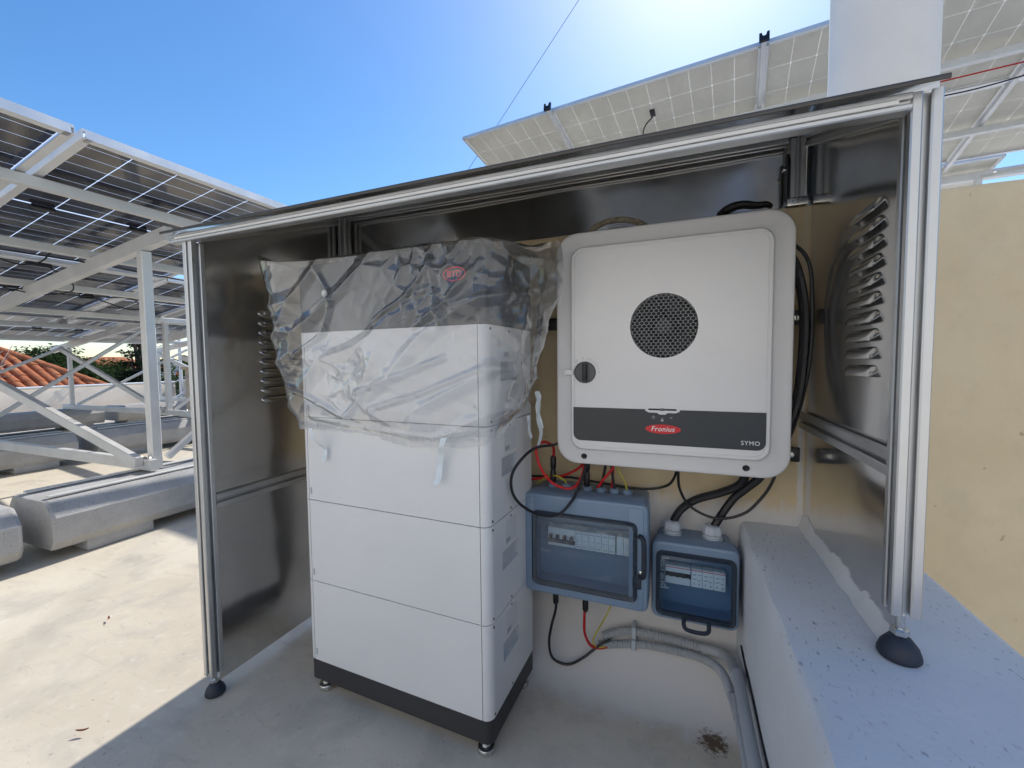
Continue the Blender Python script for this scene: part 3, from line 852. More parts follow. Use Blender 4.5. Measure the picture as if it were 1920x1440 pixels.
# ------------------------------------------------------------------ inverter
IX0, IX1, IZ0, IZ1 = .0145, .5520, .6670, 1.2695
inv = thing('inverter', 'large white inverter with round fan grille and dark lower band on the yellow wall', 'inverter', ((IX0+IX1)/2, 0, IZ0))
def ring(ins, y, r): return atY(rrect(IX0+ins, IX1-ins, IZ0+ins, IZ1-ins, max(.006, r-ins*.55), 8), y)
mb = MB(); mb.loft([ring(i, y, .055) for i, y in ((.012, -.018), (.0, -.03), (0, -.160), (.0008, -.166), (.003, -.1700), (.007, -.1722), (.012, -.1728), (.0385, -.1795), (.0425, -.1822), (.0440, -.1860))], True, False)
obj('housing', mb, M['bezel'], inv, angle=30)
FC = (.2825, 1.021); FR = .0765
mb = MB()
mb.loft([ring(i, y, .055) for i, y in ((.0441, -.1860), (.0452, -.1888), (.0470, -.1903), (.0530, -.1908), (.0536, -.1896), (.0546, -.1896), (.0552, -.1908))], False, False)
mb.plate(ring(.0552, -.1908, .055), [atY(circ(*FC, FR, 48), -.1908)])
mb.loft([atY(circ(*FC, FR, 48), y) for y in (-.1908, -.1895, -.150)], False, False)
fp = obj('front_cover', mb, M['inverter'], inv, angle=25)
obj('fan_recess', MB().plate(atY(circ(*FC, FR+.001, 32), -.1501)), M['black'], inv, smooth=False)
# honeycomb grille
mb = MB(); s_ = .0056; wr = .00065
dx, dz = s_*math.sqrt(3)*1.12, s_*1.5*.86
for j in range(-16, 17):
    for i in range(-14, 15):
        cx = FC[0]+(i+.5*(j % 2))*dx; cz = FC[1]+j*dz
        if math.hypot(cx-FC[0], cz-FC[1]) > FR+.002: continue
        rr = []
        for k_, yy in ((1.0, -.1892), (1-.15, -.1896), (1-.15, -.1884)):
            pts = []
            for q in range(6):
                a = R(30+60*q); x = cx+s_*1.12*k_*math.cos(a); z = cz+s_*.86*k_*math.sin(a)
                d_ = math.hypot(x-FC[0], z-FC[1])
                if d_ > FR: x = FC[0]+(x-FC[0])*FR/d_; z = FC[1]+(z-FC[1])*FR/d_
                pts.append(Vector((x, yy, z)))
            rr.append(pts)
        mb.loft(rr, False, False)
g_ = obj('fan_grille', mb, M['grille'], inv, smooth=False, kind='stuff')
fan = obj('fan_hub', MB().lathe([(.022, 0), (.022, .018), (.018, .021)], (FC[0], -.152, FC[1]), (0, -1, 0), 24), M['fan'], inv)
for k in range(7):
    a = 2*math.pi*k/7; mb = MB(); rg = []
    for q in range(6):
        rr = .022+.050*q/5; w = .011+.010*q/5; aa = a+.25*q/5
        c_ = Vector((FC[0]+rr*math.cos(aa), 0, FC[1]+rr*math.sin(aa))); td = Vector((-math.sin(aa), 0, math.cos(aa)))
        rg.append([c_-td*w+Vector((0, -.156, 0)), c_+td*w+Vector((0, -.172, 0)), c_+td*w+Vector((0, -.1732, 0)), c_-td*w+Vector((0, -.1572, 0))])
    mb.loft(rg); obj('fan_blade', mb, M['fan'], fan)
# dark band with rounded lower corners and a notch for the status slot
bd = [(.0655, .8205), (.0655, .752)]
for k in range(7): a = R(180+90*k/6); bd.append((.0835+.018*math.cos(a), .753+.018*math.sin(a)))
for k in range(7): a = R(270+90*k/6); bd.append((.4805+.018*math.cos(a), .753+.018*math.sin(a)))
bd += [(.4985, .8205), (.322, .8205), (.3205, .8165), (.312, .8125), (.294, .8125), (.289, .8085), (.275, .8085), (.270, .8125), (.252, .8125), (.2435, .8165), (.242, .8205)]
mb = MB(); a_ = atY(bd, -.1909); b_ = atY(bd, -.1918); n = len(bd)
mb.plate(b_); mb.add(a_+b_, [(i, (i+1) % n, n+(i+1) % n, n+i) for i in range(n)])
band = obj('dark_band', mb, M['band'], inv, smooth=False)
mb = MB().loft([atY(rrect(.2445, .3195, .8135, .8275, .0065, 4), y) for y in (-.1905, -.1922)]); mb.loft([atY(rrect(.273, .291, .8100, .8300, .005, 3), y) for y in (-.1904, -.1921)])
slot = obj('status_slot', mb, M['inverter'], band)
obj('slot_window', MB().loft([atY(rrect(.250, .314, .8185, .8228, .0018, 3), y) for y in (-.1921, -.1925)]), M['black'], slot)
obj('slot_lamp', MB().loft([atY(rrect(.276, .288, .8175, .8238, .002, 3), y) for y in (-.1924, -.193)]), M['knob'], slot)
# status icons
ic = MB()
ic.plate(atY(circ(.262, .8015, .0034, 14), -.1921), [atY(circ(.262, .8015, .0025, 14), -.1921)])
ic.box(.2617, .2623, -.1922, -.1919, .8030, .8055)
obj('status_icon', ic, M['grey_ink'], band, smooth=False)
ic = MB(); ic.box(.2790, .2850, -.1922, -.1919, .7925, .7965); ic.box(.2810, .2830, -.1922, -.1919, .797, .8005)
obj('status_icon', ic, M['grey_ink'], band, smooth=False)
ic = MB()
for r_ in (.0018, .0034, .005):
    arc = [(.302+r_*math.cos(R(50+80*k/6)), .798+r_*math.sin(R(50+80*k/6))) for k in range(7)]; arc += [(.302+(r_-.0008)*math.cos(R(130-80*k/6)), .798+(r_-.0008)*math.sin(R(130-80*k/6))) for k in range(7)]
    ic.plate(atY(arc, -.1921))
obj('status_icon', ic, M['grey_ink'], band, smooth=False)
# red oval badge
el = [(.2835+.0405*math.cos(2*math.pi*k/48), .7735+.0112*math.sin(2*math.pi*k/48)) for k in range(48)]
mb = MB().loft([atY(el, -.1919), atY(el, -.1926)]); badge = obj('oval_badge', mb, M['red_badge'], band, smooth=False)
obj('badge_letters', text_mb('Fronius', .0168, wallM(.2832, -.1927, .7735), .0002, .18, 'CENTER', .00012, 1.05), M['white_ink'], badge, smooth=False)
obj('model_letters', text_mb('SYMO', .0135, wallM(.4685, -.1919, .7505), .0002, 0, 'CENTER', .00010, 1.10), M['white_ink'], band, smooth=False)
# rotary isolator
KX, KZ = .0955, .910
sw = obj('rotary_switch', MB().lathe([(.0275, .000), (.0275, .003), (.0255, .0045), (.0245, .0030), (.001, .0030)], (KX, -.1908, KZ), (0, -1, 0), 40), M['knob'], inv)
obj('switch_handle', MB().bbox(KX-.0035, KX+.0065, -.2095, -.1935, KZ-.0225, KZ+.0225, .0025), M['black'], sw)
obj('switch_latch', MB().bbox(KX-.0290, KX-.0235, -.1955, -.190, KZ-.0065, KZ+.0065, .001), M['knob'], sw)
for txt, ang, sz in (('OFF', 128, .0058), ('0', 97, .0085), ('DC Disconnector', 48, .0048), ('I', 0, .010)):
    if txt == 'DC Disconnector':
        mbt = MB()
        for q, chh in enumerate(txt):
            if chh == ' ': continue
            aa = R(78-q*4.6); mm = wallM(KX+.0355*math.cos(aa), -.1909, KZ+.0355*math.sin(aa)) @ Matrix.Rotation(aa-R(90), 4, 'Z')
            tm = text_mb(chh, sz, mm, .0001); mbt.add(tm.v, tm.f)
        obj('switch_marking', mbt, M['grey_ink'], sw, smooth=False)
    else:
        aa = R(ang); mm = wallM(KX+.036*math.cos(aa), -.1909, KZ+.036*math.sin(aa)) @ Matrix.Rotation((aa-R(90)) if ang > 30 else 0, 4, 'Z')
        obj('switch_marking', text_mb(txt, sz, mm, .0001), M['grey_ink'], sw, smooth=False)
obj('side_latch', MB().bbox(.040, .0605, -.1905, -.172, .9035, .917, .0012), M['inverter'], inv)
for x in (.090, .463):
    obj('cover_screw', MB().lathe([(.0075, -.004), (.0075, .0008), (.006, .0015), (.0045, .0006)], (x, -.1766, IZ0+.0235), (0, -1, -.2), 18), M['black'], inv)
for x0, x1, z in ((-.075, .03, 1.050), (.535, .605, 1.040), (.535, .600, .700)):
    br = obj('wall_bracket', MB().bbox(x0, x1, -.032, -.022, z-.018, z+.018, .002), M['black'], inv)
    obj('bracket_bolt', MB().lathe([(.007, 0), (.007, .004), (.004, .005)], (x0+.022 if x0 < 0 else x1-.02, -.032, z), (0, -1, 0), 10), M['zinc'], br)
obj('standoff', MB().box(.06, .50, -.019, -.0005, .72, 1.22), M['black'], inv, smooth=False)

# ------------------------------------------------------------------ enclosures
def enclosure(name, label, x0, x1, z0, z1, yf, win, parts, big):
    e = thing(name, label, 'junction box', ((x0+x1)/2, 0, z0))
    r = .018
    def rg(ins, y): return atY(rrect(x0+ins, x1-ins, z0+ins, z1-ins, r, 5), y)
    wx0, wx1, wz0, wz1 = win
    hole = rrect(wx0, wx1, wz0, wz1, .014, 4)
    mb = MB(); mb.loft([rg(i, y) for i, y in ((.010, -.001), (.008, -.6*abs(yf)), (.008, yf*.62), (.002, yf*.63), (0, yf*.64), (0, yf+.008), (.003, yf+.002), (.008, yf))], True, False)
    mb.plate(rg(.008, yf), [atY(hole, yf)])
    body = obj('enclosure_body', mb, M['enclosure'], e, angle=30)
    # raised vertical ribs at the two ends of the lid, as on the real box
    if big:
        for xa, xb in ((x0+.012, x0+.032), (x1-.047, x1-.012)):
            obj('lid_rib', MB().bbox(xa, xb, yf-.0025, yf+.001, z0+.010, z1-.010, .0012), M['enclosure'], body)
    yi = yf+.062
    cav = MB(); cav.loft([atY(hole, yf), atY(hole, yi)], False, True)
    obj('inner_tray', cav, M['enclosure_in'], e)
    fr_o = rrect(wx0-.004, wx1+.004, wz0-.004, wz1+.004, .016, 4); fr_i = rrect(wx0+.007, wx1-.007, wz0+.007, wz1-.007, .010, 4)
    mb = MB()
    mb.plate(atY(fr_o, yf-.005), [atY(fr_i, yf-.005)]); mb.loft([atY(fr_o, yf-.005), atY(fr_o, yf+.001)], False, False); mb.loft([atY(fr_i, yf-.005), atY(fr_i, yf+.006)], False, False)
    dr = obj('door_frame', mb, M['rubber'], e)
    pane = MB(); o_ = rrect(wx0-.001, wx1+.001, wz0-.001, wz1+.001, .012, 4); i_ = rrect(wx0+.012, wx1-.012, wz0+.012, wz1-.012, .008, 4)
    pane.loft([atY(o_, yf-.0055), atY(rrect(wx0+.004, wx1-.004, wz0+.004, wz1-.004, .010, 4), yf-.011), atY(i_, yf-.0125)], False, False); pane.plate(atY(i_, yf-.0125))
    obj('door_pane', pane, M['smoke'], dr, angle=20)
    parts(e, yf)
    return e
def breaker_row(e, yf, xs, zc, h, n_sw, lo):
    """xs: list of (x0, x1, kind)"""
    ym = yf+.030
    for x0, x1, kind in xs:
        b = obj('breaker', MB().bbox(x0+.0003, x1-.0003, ym, yf+.061, zc-h/2, zc+h/2, .0012), M['breaker'], e)
        if kind == 'switch':
            obj('toggle_bar', MB().bbox(x0+.002, x1-.001, ym-.006, ym+.001, zc-h*lo-.006, zc-h*lo+.004, .001), M['rubber'], b)
            w = (x1-x0)/n_sw
            for q in range(n_sw):
                obj('toggle', MB().bbox(x0+w*(q+.28), x0+w*(q+.72), ym-.012, ym+.001, zc-h*lo+.0045, zc-h*lo+.017, .001), M['black'], b)
        elif kind == 'print':
            for q, (dz, hh, ww) in enumerate(((.36, .05, .7), (-.02, .025, .75), (-.13, .03, .25), (-.25, .018, .8), (-.37, .055, .65))):
                wq = (x1-x0)*ww; cx = (x0+x1)/2-(.15*(x1-x0) if q == 2 else 0)
                obj('print_line', MB().box(cx-wq/2, cx+wq/2, ym-.0004, ym-.0001, zc+dz*h-hh*h/2, zc+dz*h+hh*h/2), M['grey_ink'], b, smooth=False)
        elif kind == 'red':
            obj('red_stripe', MB().box(x0+.0005, x1-.0005, ym-.0005, ym-.0001, zc+h*.40, zc+h*.44), M['red_badge'], b, smooth=False)
            for q, (dx_, dz, hh, ww) in enumerate(((-.2, .18, .06, .3), (.25, .20, .04, .3), (-.2, -.05, .05, .35), (.2, -.1, .05, .25), (-.22, -.3, .12, .10), (.22, -.33, .12, .12))):
                wq = (x1-x0)*ww; cx = (x0+x1)/2+dx_*(x1-x0)
                obj('print_line', MB().box(cx-wq/2, cx+wq/2, ym-.0004, ym-.0001, zc+dz*h-hh*h/2, zc+dz*h+hh*h/2), M['grey_ink'], b, smooth=False)
        elif kind == 'redswitch':
            obj('red_stripe', MB().box(x0+.001, x1-.001, ym-.0005, ym-.0001, zc+h*.40, zc+h*.44), M['red_badge'], b, smooth=False)
            obj('toggle_bar', MB().bbox(x0+.0005, x1-.0005, ym-.007, ym+.001, zc-h*.05, zc+h*.16, .001), M['black'], b)
            w = (x1-x0)/4
            for q in range(4):
                obj('toggle_slot', MB().bbox(x0+w*(q+.25), x0+w*(q+.40), ym-.0075, ym, zc-h*.06, zc-h*.0, .0004), M['white_ink'], b)
                obj('toggle_slot', MB().bbox(x0+w*(q+.52), x0+w*(q+.67), ym-.0075, ym, zc-h*.06, zc-h*.0, .0004), M['white_ink'], b)
def handle(e, pts, r, mat=None): return obj('door_handle', MB().tube(pts, r, 8, 5), mat or M['rubber'], e)
def big_parts(e, yf):
    xs = [(-.018, .060, 'switch')]+[(.060+i*.0178, .060+(i+1)*.0178, 'print') for i in range(6)]+[(.170+i*.0175, .170+(i+1)*.0175, 'blank') for i in range(2)]
    breaker_row(e, yf, xs, .452, .050, 4, .18)
    obj('din_cover', MB().box(-.03, .21, yf+.055, yf+.0585, .476, .482), M['enclosure'], e, smooth=False)
    obj('raised_letters', text_mb('legrand', .030, Matrix.Translation((-.0245, yf+.0605, .440)) @ Matrix.Rotation(R(90), 4, 'X') @ Matrix.Rotation(R(-90), 4, 'Z'), .0012, 0, 'CENTER', .0005), M['enclosure_in'], e, smooth=False)
    h = handle(e, [(.231, yf-.004, .500), (.240, yf-.014, .497), (.243, yf-.018, .480), (.243, yf-.018, .420), (.241, yf-.015, .402), (.232, yf-.004, .398)], .0062)
    obj('door_catch', MB().bbox(.214, .236, yf-.006, yf+.001, .362, .392, .004), M['rubber'], h)
    obj('catch_stud', MB().lathe([(.006, 0), (.006, .004), (.003, .006)], (.236, yf-.005, .408), (0, -1, 0), 12), M['zinc'], h)
    for x, z in ((-.018, .578), (.023, .578), (.082, .578), (.120, .578), (.157, .578), (.191, .578)):
        obj('cable_gland', MB().lathe([(.014, -.002), (.014, .006), (.011, .009), (.005, .011)], (x, -.095, z), (0, 0, 1), 18), M['enclosure'], e)
eb = enclosure('junction_box', 'larger blue grey junction box with clear door left of the small box', -.080, .252, .300, .578, -.18, (-.050, .222, .330, .528), big_parts, True)
def small_parts(e, yf):
    xs = [(.290, .352, 'redswitch')]+[(.353+i*.0268, .353+(i+1)*.0268, 'red') for i in range(3)]
    breaker_row(e, yf, xs, .375, .048, 4, .1)
    obj('raised_letters', text_mb('legrand', .030, Matrix.Translation((.2865, yf+.0605, .362)) @ Matrix.Rotation(R(90), 4, 'X') @ Matrix.Rotation(R(-90), 4, 'Z'), .0012, 0, 'CENTER', .0008), M['breaker'], e, smooth=False)
    handle(e, [(.338, yf-.002, .284), (.336, yf-.014, .274), (.343, yf-.020, .264), (.375, yf-.020, .262), (.392, yf-.016, .266), (.394, yf-.004, .280)], .0052)
    for x in (.306, .404):
        g = obj('cable_gland', MB().lathe([(.025, -.003), (.025, .003), (.0225, .0035), (.0225, .010)], (x, -.062, .474), (0, 0, 1), 24), M['gland'], e)
        obj('gland_nut', MB().lathe([(.024, .011), (.0255, .0125), (.0255, .024), (.0235, .029), (.019, .033), (.0125, .034)], (x, -.062, .474), (0, 0, 1), 6 if False else 8), M['gland'], g, angle=25)
es = enclosure('junction_box', 'smaller blue grey junction box with two white glands beside the low wall', .257, .461, .268, .474, -.13, (.272, .450, .284, .446), small_parts, False)
# peeling protective film on the big box door
mb = MB(); NX, NZ = 60, 40
for j in range(NZ+1):
    for i in range(NX+1):
        x = -.046+.264*i/NX; z = .333+.198*j/NZ
        e = max(0, (i/NX-.88)/.12)
        y = -.1935-.0012*max(0, 1-abs(noise.noise(Vector((x*40, z*40, 1)))*2))**2-e*e*(.012+.006*noise.noise(Vector((z*50, 2, 4))))
        e2_ = max(0, (j/NZ-.94)/.06); y -= e2_*.002
        mb.v.append((x+e*.004*noise.noise(Vector((z*30, 1, 1))), y, z-.012*max(0, (i/NX-.85))*noise.noise(Vector((z*9, 5, 1)))))
for j in range(NZ):
    for i in range(NX): a = j*(NX+1)+i; mb.f.append((a, a+1, a+NX+2, a+NX+1))
tag(obj('protective_film', mb, M['film2'], base=(.086, -.193, .333), angle=180), 'crinkled clear protective film peeling off the larger junction box door', 'plastic film')

# ------------------------------------------------------------------ cables
def cable(label, pts, r, mat, sub=8, conns=()):
    if conns:
        t_ = thing('cable', label, 'cable', pts[0])
        obj('wire', MB().tube(pts, r, 8, sub), mat, t_)
        for (a, b, rr) in conns:
            a = Vector(a); b = Vector(b); L = (b-a).length
            obj('plug', MB().lathe([(rr*.8, 0), (rr, .004), (rr, L*.42), (rr*.82, L*.46), (rr*.82, L*.54), (rr, L*.58), (rr, L-.006), (rr*.6, L)], a, b-a, 12), M['black'], t_)
    else:
        tag(obj('cable', MB().tube(pts, r, 8, sub), mat, base=pts[0]), label, 'cable')
cable('black cable looping out to the left in front of the battery flank', [(.03, -.13, .735), (.013, -.17, .716), (-.025, -.25, .716), (-.058, -.30, .673), (-.064, -.305, .624), (-.050, -.28, .579), (-.018, -.235, .542), (.026, -.215, .538), (.057, -.2, .567), (.074, -.17, .602), (.085, -.14, .649), (.088, -.12, .69)], .0038, M['cable'])
cable('red cable looping above the larger junction box into a black plug', [(-.0145, -.10, .665), (-.008, -.13, .700), (-.019, -.18, .722), (-.031, -.21, .705), (-.018, -.21, .657), (.009, -.19, .614), (.052, -.165, .597), (.075, -.14, .623), (.080, -.12, .668)], .0038, M['redcable'], 8, [((-.017, -.10, .588), (-.0155, -.10, .668), .0085)])
cable('thick black plug cable dropping from the inverter to the larger junction box', [(.083, -.10, .690), (.083, -.105, .64), (.082, -.100, .588)], .004, M['cable'], 8, [((.0825, -.104, .590), (.0835, -.108, .672), .0085)])
cable('red cable running left behind the battery from the inverter', [(-.10, -.085, .585), (-.034, -.08, .597), (.015, -.08, .609), (.064, -.09, .642), (.078, -.1, .68)], .0038, M['redcable'])
cable('black cable hugging the wall above the junction boxes from battery to inverter', [(-.14, -.055, .58), (-.111, -.05, .585), (.007, -.045, .593), (.102, -.045, .586), (.221, -.04, .578), (.291, -.05, .597), (.315, -.09, .647), (.316, -.10, .68)], .0036, M['cable'])
cable('thin black cable sagging in front of the two thick cables', [(.318, -.10, .68), (.319, -.10, .647), (.324, -.085, .599), (.351, -.075, .553), (.410, -.085, .534), (.471, -.085, .553), (.511, -.09, .602), (.531, -.10, .649), (.535, -.1, .68)], .0036, M['cable'])
cable('thick black cable curving left into the left white gland', [(.478, -.10, .690), (.474, -.09, .654), (.461, -.075, .622), (.421, -.06, .594), (.364, -.055, .568), (.325, -.058, .535), (.306, -.062, .495), (.306, -.062, .470)], .0105, M['cable'])
cable('thick black cable curving down into the right white gland', [(.515, -.10, .690), (.505, -.09, .651), (.479, -.075, .617), (.451, -.062, .582), (.421, -.06, .529), (.404, -.062, .492), (.404, -.062, .470)], .0105, M['cable'])
cable('short black cable from inverter to junction box, left of the pair', [(.135, -.1, .69), (.133, -.1, .651), (.121, -.097, .588)], .0038, M['cable'])
cable('short black cable from inverter to junction box, right of the pair', [(.148, -.1, .69), (.149, -.1, .652), (.157, -.097, .588)], .0038, M['cable'])
cable('red cable slanting down left to the third gland of the larger box', [(.158, -.1, .69), (.154, -.104, .649), (.130, -.108, .615), (.112, -.103, .588)], .0036, M['redcable'])
cable('red cable dropping straight beside the right short black cable', [(.154, -.085, .69), (.153, -.088, .647), (.149, -.088, .588)], .0036, M['redcable'])
cable('yellow green earth wire from the inverter to the rightmost gland of the larger box', [(.158, -.1, .69), (.163, -.1, .65), (.183, -.102, .615), (.191, -.097, .588)], .0022, M['ygcable'])
cable('yellow green earth wire arching over the left glands of the larger box', [(-.07, -.08, .575), (-.04, -.09, .600), (-.005, -.11, .612), (.018, -.105, .600), (.023, -.097, .588)], .0022, M['ygcable'])
cable('yellow green wire bending down just below the left inverter corner', [(.055, -.08, .69), (.050, -.08, .668), (.060, -.08, .645), (.075, -.085, .635)], .0022, M['ygcable'])
cable('black cable looping from the junction box underside into the conduits', [(-.013, -.09, .262), (-.013, -.09, .209), (-.028, -.085, .15), (-.036, -.085, .092), (-.022, -.09, .052), (.021, -.085, .042), (.064, -.075, .066), (.112, -.055, .106), (.14, -.045, .12)], .004, M['cable'], 8, [((-.013, -.09, .298), (-.013, -.09, .222), .0085)])
cable('red cable dropping from the junction box underside into the lower conduit', [(.075, -.09, .262), (.072, -.09, .196), (.072, -.085, .15), (.085, -.07, .108), (.108, -.055, .094), (.13, -.045, .096)], .004, M['redcable'], 8, [((.0755, -.09, .298), (.075, -.09, .218), .0085)])
cable('thin yellow green wire from the junction box underside to the lower conduit', [(.150, -.09, .300), (.147, -.088, .251), (.121, -.075, .187), (.094, -.068, .126), (.101, -.06, .100), (.125, -.048, .097)], .0022, M['ygcable'])
cable('thin black cable bowing out right of the inverter', [(.52, -.1, 1.22), (.564, -.11, 1.195), (.592, -.1, 1.155), (.602, -.09, 1.077), (.603, -.09, .979), (.594, -.09, .88), (.570, -.1, .78), (.535, -.1, .68)], .0042, M['cable'])
cable('thick black cable running down the right flank of the inverter', [(.53, -.09, 1.20), (.562, -.095, 1.165), (.584, -.09, 1.078), (.588, -.09, .979), (.577, -.1, .855), (.553, -.105, .768), (.525, -.1, .69)], .0105, M['cable'])
# corrugated hoses
def corr(pts, r, pitch, sub=10):
    P = spline(pts, sub); L = [0]
    for i in range(1, len(P)): L.append(L[-1]+(P[i]-P[i-1]).length)
    n = int(L[-1]/pitch*4); Q = []; j = 0
    for k in range(n+1):
        s = L[-1]*k/n
        while j < len(L)-2 and L[j+1] < s: j += 1
        f = (s-L[j])/max(1e-9, L[j+1]-L[j]); Q.append(P[j].lerp(P[j+1], f))
    return MB().tube(Q, r, 14, rad=lambda i, m_: r*(1.0, 1.0, .80, .80)[i % 4], smooth=False)
c1 = [(.118, -.032, .119), (.162, -.030, .141), (.208, -.028, .152), (.28, -.028, .153), (.363, -.030, .150), (.392, -.032, .149)]
tag(obj('corrugated_conduit', corr(c1, .0120, .0075), M['conduit'], base=c1[0], angle=20), 'upper grey corrugated conduit low on the white wall', 'conduit')
c2 = [(.106, -.040, .094), (.163, -.034, .106), (.223, -.032, .119), (.308, -.034, .125), (.375, -.042, .128), (.415, -.068, .132), (.433, -.12, .142), (.441, -.19, .150)]
tag(obj('corrugated_conduit', corr(c2, .0115, .0075), M['conduit'], base=c2[0], angle=20), 'lower grey corrugated conduit bending round the corner below the other', 'conduit')
pp = thing('conduit_pipe', 'smooth grey conduit pipe with elbow running along the low wall', 'pipe', (.452, -.1, .15))
obj('elbow', MB().tube([(.385, -.032, .149), (.410, -.034, .150), (.434, -.044, .153), (.449, -.075, .160), (.4525, -.12, .172), (.4525, -.165, .186)], .0135, 16, 8), M['conduit'], pp)
obj('collar', MB().lathe([(.0145, 0), (.0155, .002), (.0155, .012), (.0145, .014)], (.4525, -.163, .1855), (0, -.9, .3), 18), M['conduit'], pp)
obj('straight_pipe', MB().tube([(.4525, -.168, .187), (.4525, -.23, .201), (.4525, -.4, .206), (.4525, -2.6, .206)], .0125, 16, 6), M['conduit'], pp)
tag(obj('conduit_pipe', MB().tube([(.441, -.185, .150), (.447, -.26, .155), (.449, -.4, .158), (.449, -2.6, .158)], .0105, 14, 6), M['conduit'], base=(.447, -.26, .155)), 'thinner grey conduit pipe under the elbowed one along the low wall', 'pipe')
tag(obj('cable', MB().tube([(.468, -.22, .226), (.4695, -.3, .226), (.4695, -2.6, .226)], .0022, 8, 5), M['cable'], base=(.4665, -.3, .236)), 'thin dark cable along the low wall above the pipes', 'cable')
cl = thing('conduit_clip', 'small grey clip holding both corrugated conduits to the wall', 'clip', (.205, -.02, .135))
obj('clip_band', MB().bbox(.199, .211, -.044, -.0, .137, .170, .003), M['gland'], cl)
obj('clip_band', MB().bbox(.199, .211, -.047, -.0, .103, .134, .003), M['gland'], cl)
hs = [(.065, .035, 1.325), (.085, .02, 1.338), (.125, .012, 1.346), (.165, .012, 1.345), (.20, .018, 1.336), (.225, .03, 1.325)]
tag(obj('corrugated_hose', corr(hs, .0095, .0065), M['hose'], base=hs[0], angle=20), 'beige corrugated hose lying on the wall top behind the inverter', 'hose')
tag(obj('cable', MB().tube([(.42, .04, 1.33), (.435, .02, 1.338), (.465, .012, 1.343), (.50, .014, 1.337), (.523, .018, 1.338), (.535, .03, 1.335)], .009, 10, 6, rad=lambda i, n_: .0135-.007*i/n_), M['cable'], base=(.465, .012, 1.33)), 'thick black cable end lying on the wall top above the inverter', 'cable')

# ------------------------------------------------------------------ solar arrays
_cellmesh = {}
def solar_panel(label, Mx, w, l, ncx, ncy, cmat, group, separate=True, jb=(), midgap=.012, gx=.006, gy=.004, cover=.012):
    """local x: width, local y: length, z up towards the sun; z = 0 is the underside of the frame"""
    p = thing('solar_panel', label, 'solar panel', group=group, M=Mx)
    fh = .040; fl = .032
    L_ = [(0, 0), (fl, 0), (fl, .002), (.002, .002), (.002, .027), (.010, .027), (.010, fh), (0, fh)]
    for (o_, ax, az, ln) in (((0, 0, 0), (1, 0, 0), (0, 1, 0), l), ((w, l, 0), (-1, 0, 0), (0, -1, 0), l), ((w, 0, 0), (0, 1, 0), (-1, 0, 0), w), ((0, l, 0), (0, -1, 0), (1, 0, 0), w)):
        o2 = Vector(o_)+Vector(az)*(.0 if ln == l else .0105); ln2 = ln if ln == l else ln-.021
        obj('frame_rail', MB().extr(L_, o2, ax, (0, 0, 1), az, ln2), M['panelframe'], p, smooth=False)
    obj('laminate', MB().box(.0102, w-.0102, .0102, l-.0102, .0290, .0325), M['laminate' if cmat == 'cell' else 'laminate_lit_tone'], p, smooth=False)
    px = (w-2*cover-.02)/ncx; py = (l-2*cover-.02-midgap)/ncy
    key = (round(px, 4), round(py, 4), cmat, gx, gy)
    def cellmb(ox=0, oy=0):
        a, b = (px-gx)/2, (py-gy)/2; c = .008 if ncy < 14 else .003
        P = [(-a+c, -b), (a-c, -b), (a, -b+c), (a, b-c), (a-c, b), (-a+c, b), (-a, b-c), (-a, -b+c)]
        return MB().extr([(x+ox, y+oy) for x, y in P], (0, 0, .0282), (1, 0, 0), (0, 1, 0), (0, 0, 1), .0006)
    first = _cellmesh.get(key); joined = MB()
    for j in range(ncy):
        for i in range(ncx):
            x = cover+.01+(i+.5)*px; y = cover+.01+(j+.5)*py+(midgap if j >= ncy/2 else 0)
            if separate:
                if first is None:
                    c_ = obj('cell', cellmb(), M[cmat], p, smooth=False); first = _cellmesh[key] = c_
                    c_.location = (x, y, 0)
                else: copyof(first, p, (x, y, 0))
            else:
                q = cellmb(x, y); joined.add(q.v, q.f)
    if not separate: obj('cell_field', joined, M[cmat], p, smooth=False, kind='stuff')
    for (x, y, sx, sy) in jb:
        obj('junction_cap', MB().bbox(x-sx, x+sx, y-sy, y+sy, .006, .0266, .003), M['black'], p)
    return p
def frame_mat(o_, ex, ey):
    ex = Vector(ex).normalized(); ey = Vector(ey).normalized(); n_ = ex.cross(ey)
    mm = Matrix((ex, ey, n_)).transposed().to_4x4(); mm.translation = Vector(o_); return mm
ROT = R(2.0)
E1 = Vector((math.sin(ROT), math.cos(ROT), 0))
TL = math.atan(.136)
E2 = Vector((-math.cos(ROT)*math.cos(TL), math.sin(ROT)*math.cos(TL), -math.sin(TL)))
PW, PLN = 1.134, 1.722
ordn = ['nearest', 'second', 'third', 'fourth', 'fifth', 'sixth']
def left_row(hi, ks2, sep, rowname, grp):
    for s in (0, 1):
        ks = ks2[s]
        for k in ks:
            o_ = Vector(hi)+E1*(k*(PW+.022))+E2*(s*(PLN+.02))
            lab = 'dark glass solar panel of the %s left array, %s row, %s from the camera' % (rowname, ('upper', 'lower')[s], ordn[ks.index(k)])
            jb = [(PW*f, PLN/2, .045, .014) for f in (.14, .5, .86)]
            solar_panel(lab, frame_mat(o_, E1, E2), PW, PLN, 6, 18, 'cell', grp, sep(k, s), jb, gx=.0045, gy=.0030)
HI1 = Vector((-1.955, -.262, 1.872))
left_row(HI1, [[-1, 0], [-1, 0]], lambda k, s: (k in (-1, 0, 1) and s == 0) or (k == 0 and s == 1), 'near', 'panels of the near left array')
solar_panel('dark glass solar panel of the near left array, lower row, hidden end piece', frame_mat(HI1+E1*(PW+.022)+E2*(PLN+.02), E1, E2), .60, PLN, 3, 18, 'cell', 'panels of the near left array', False, [], gx=.0045, gy=.0030)
HI2 = Vector((-4.98, -.25, 1.775))
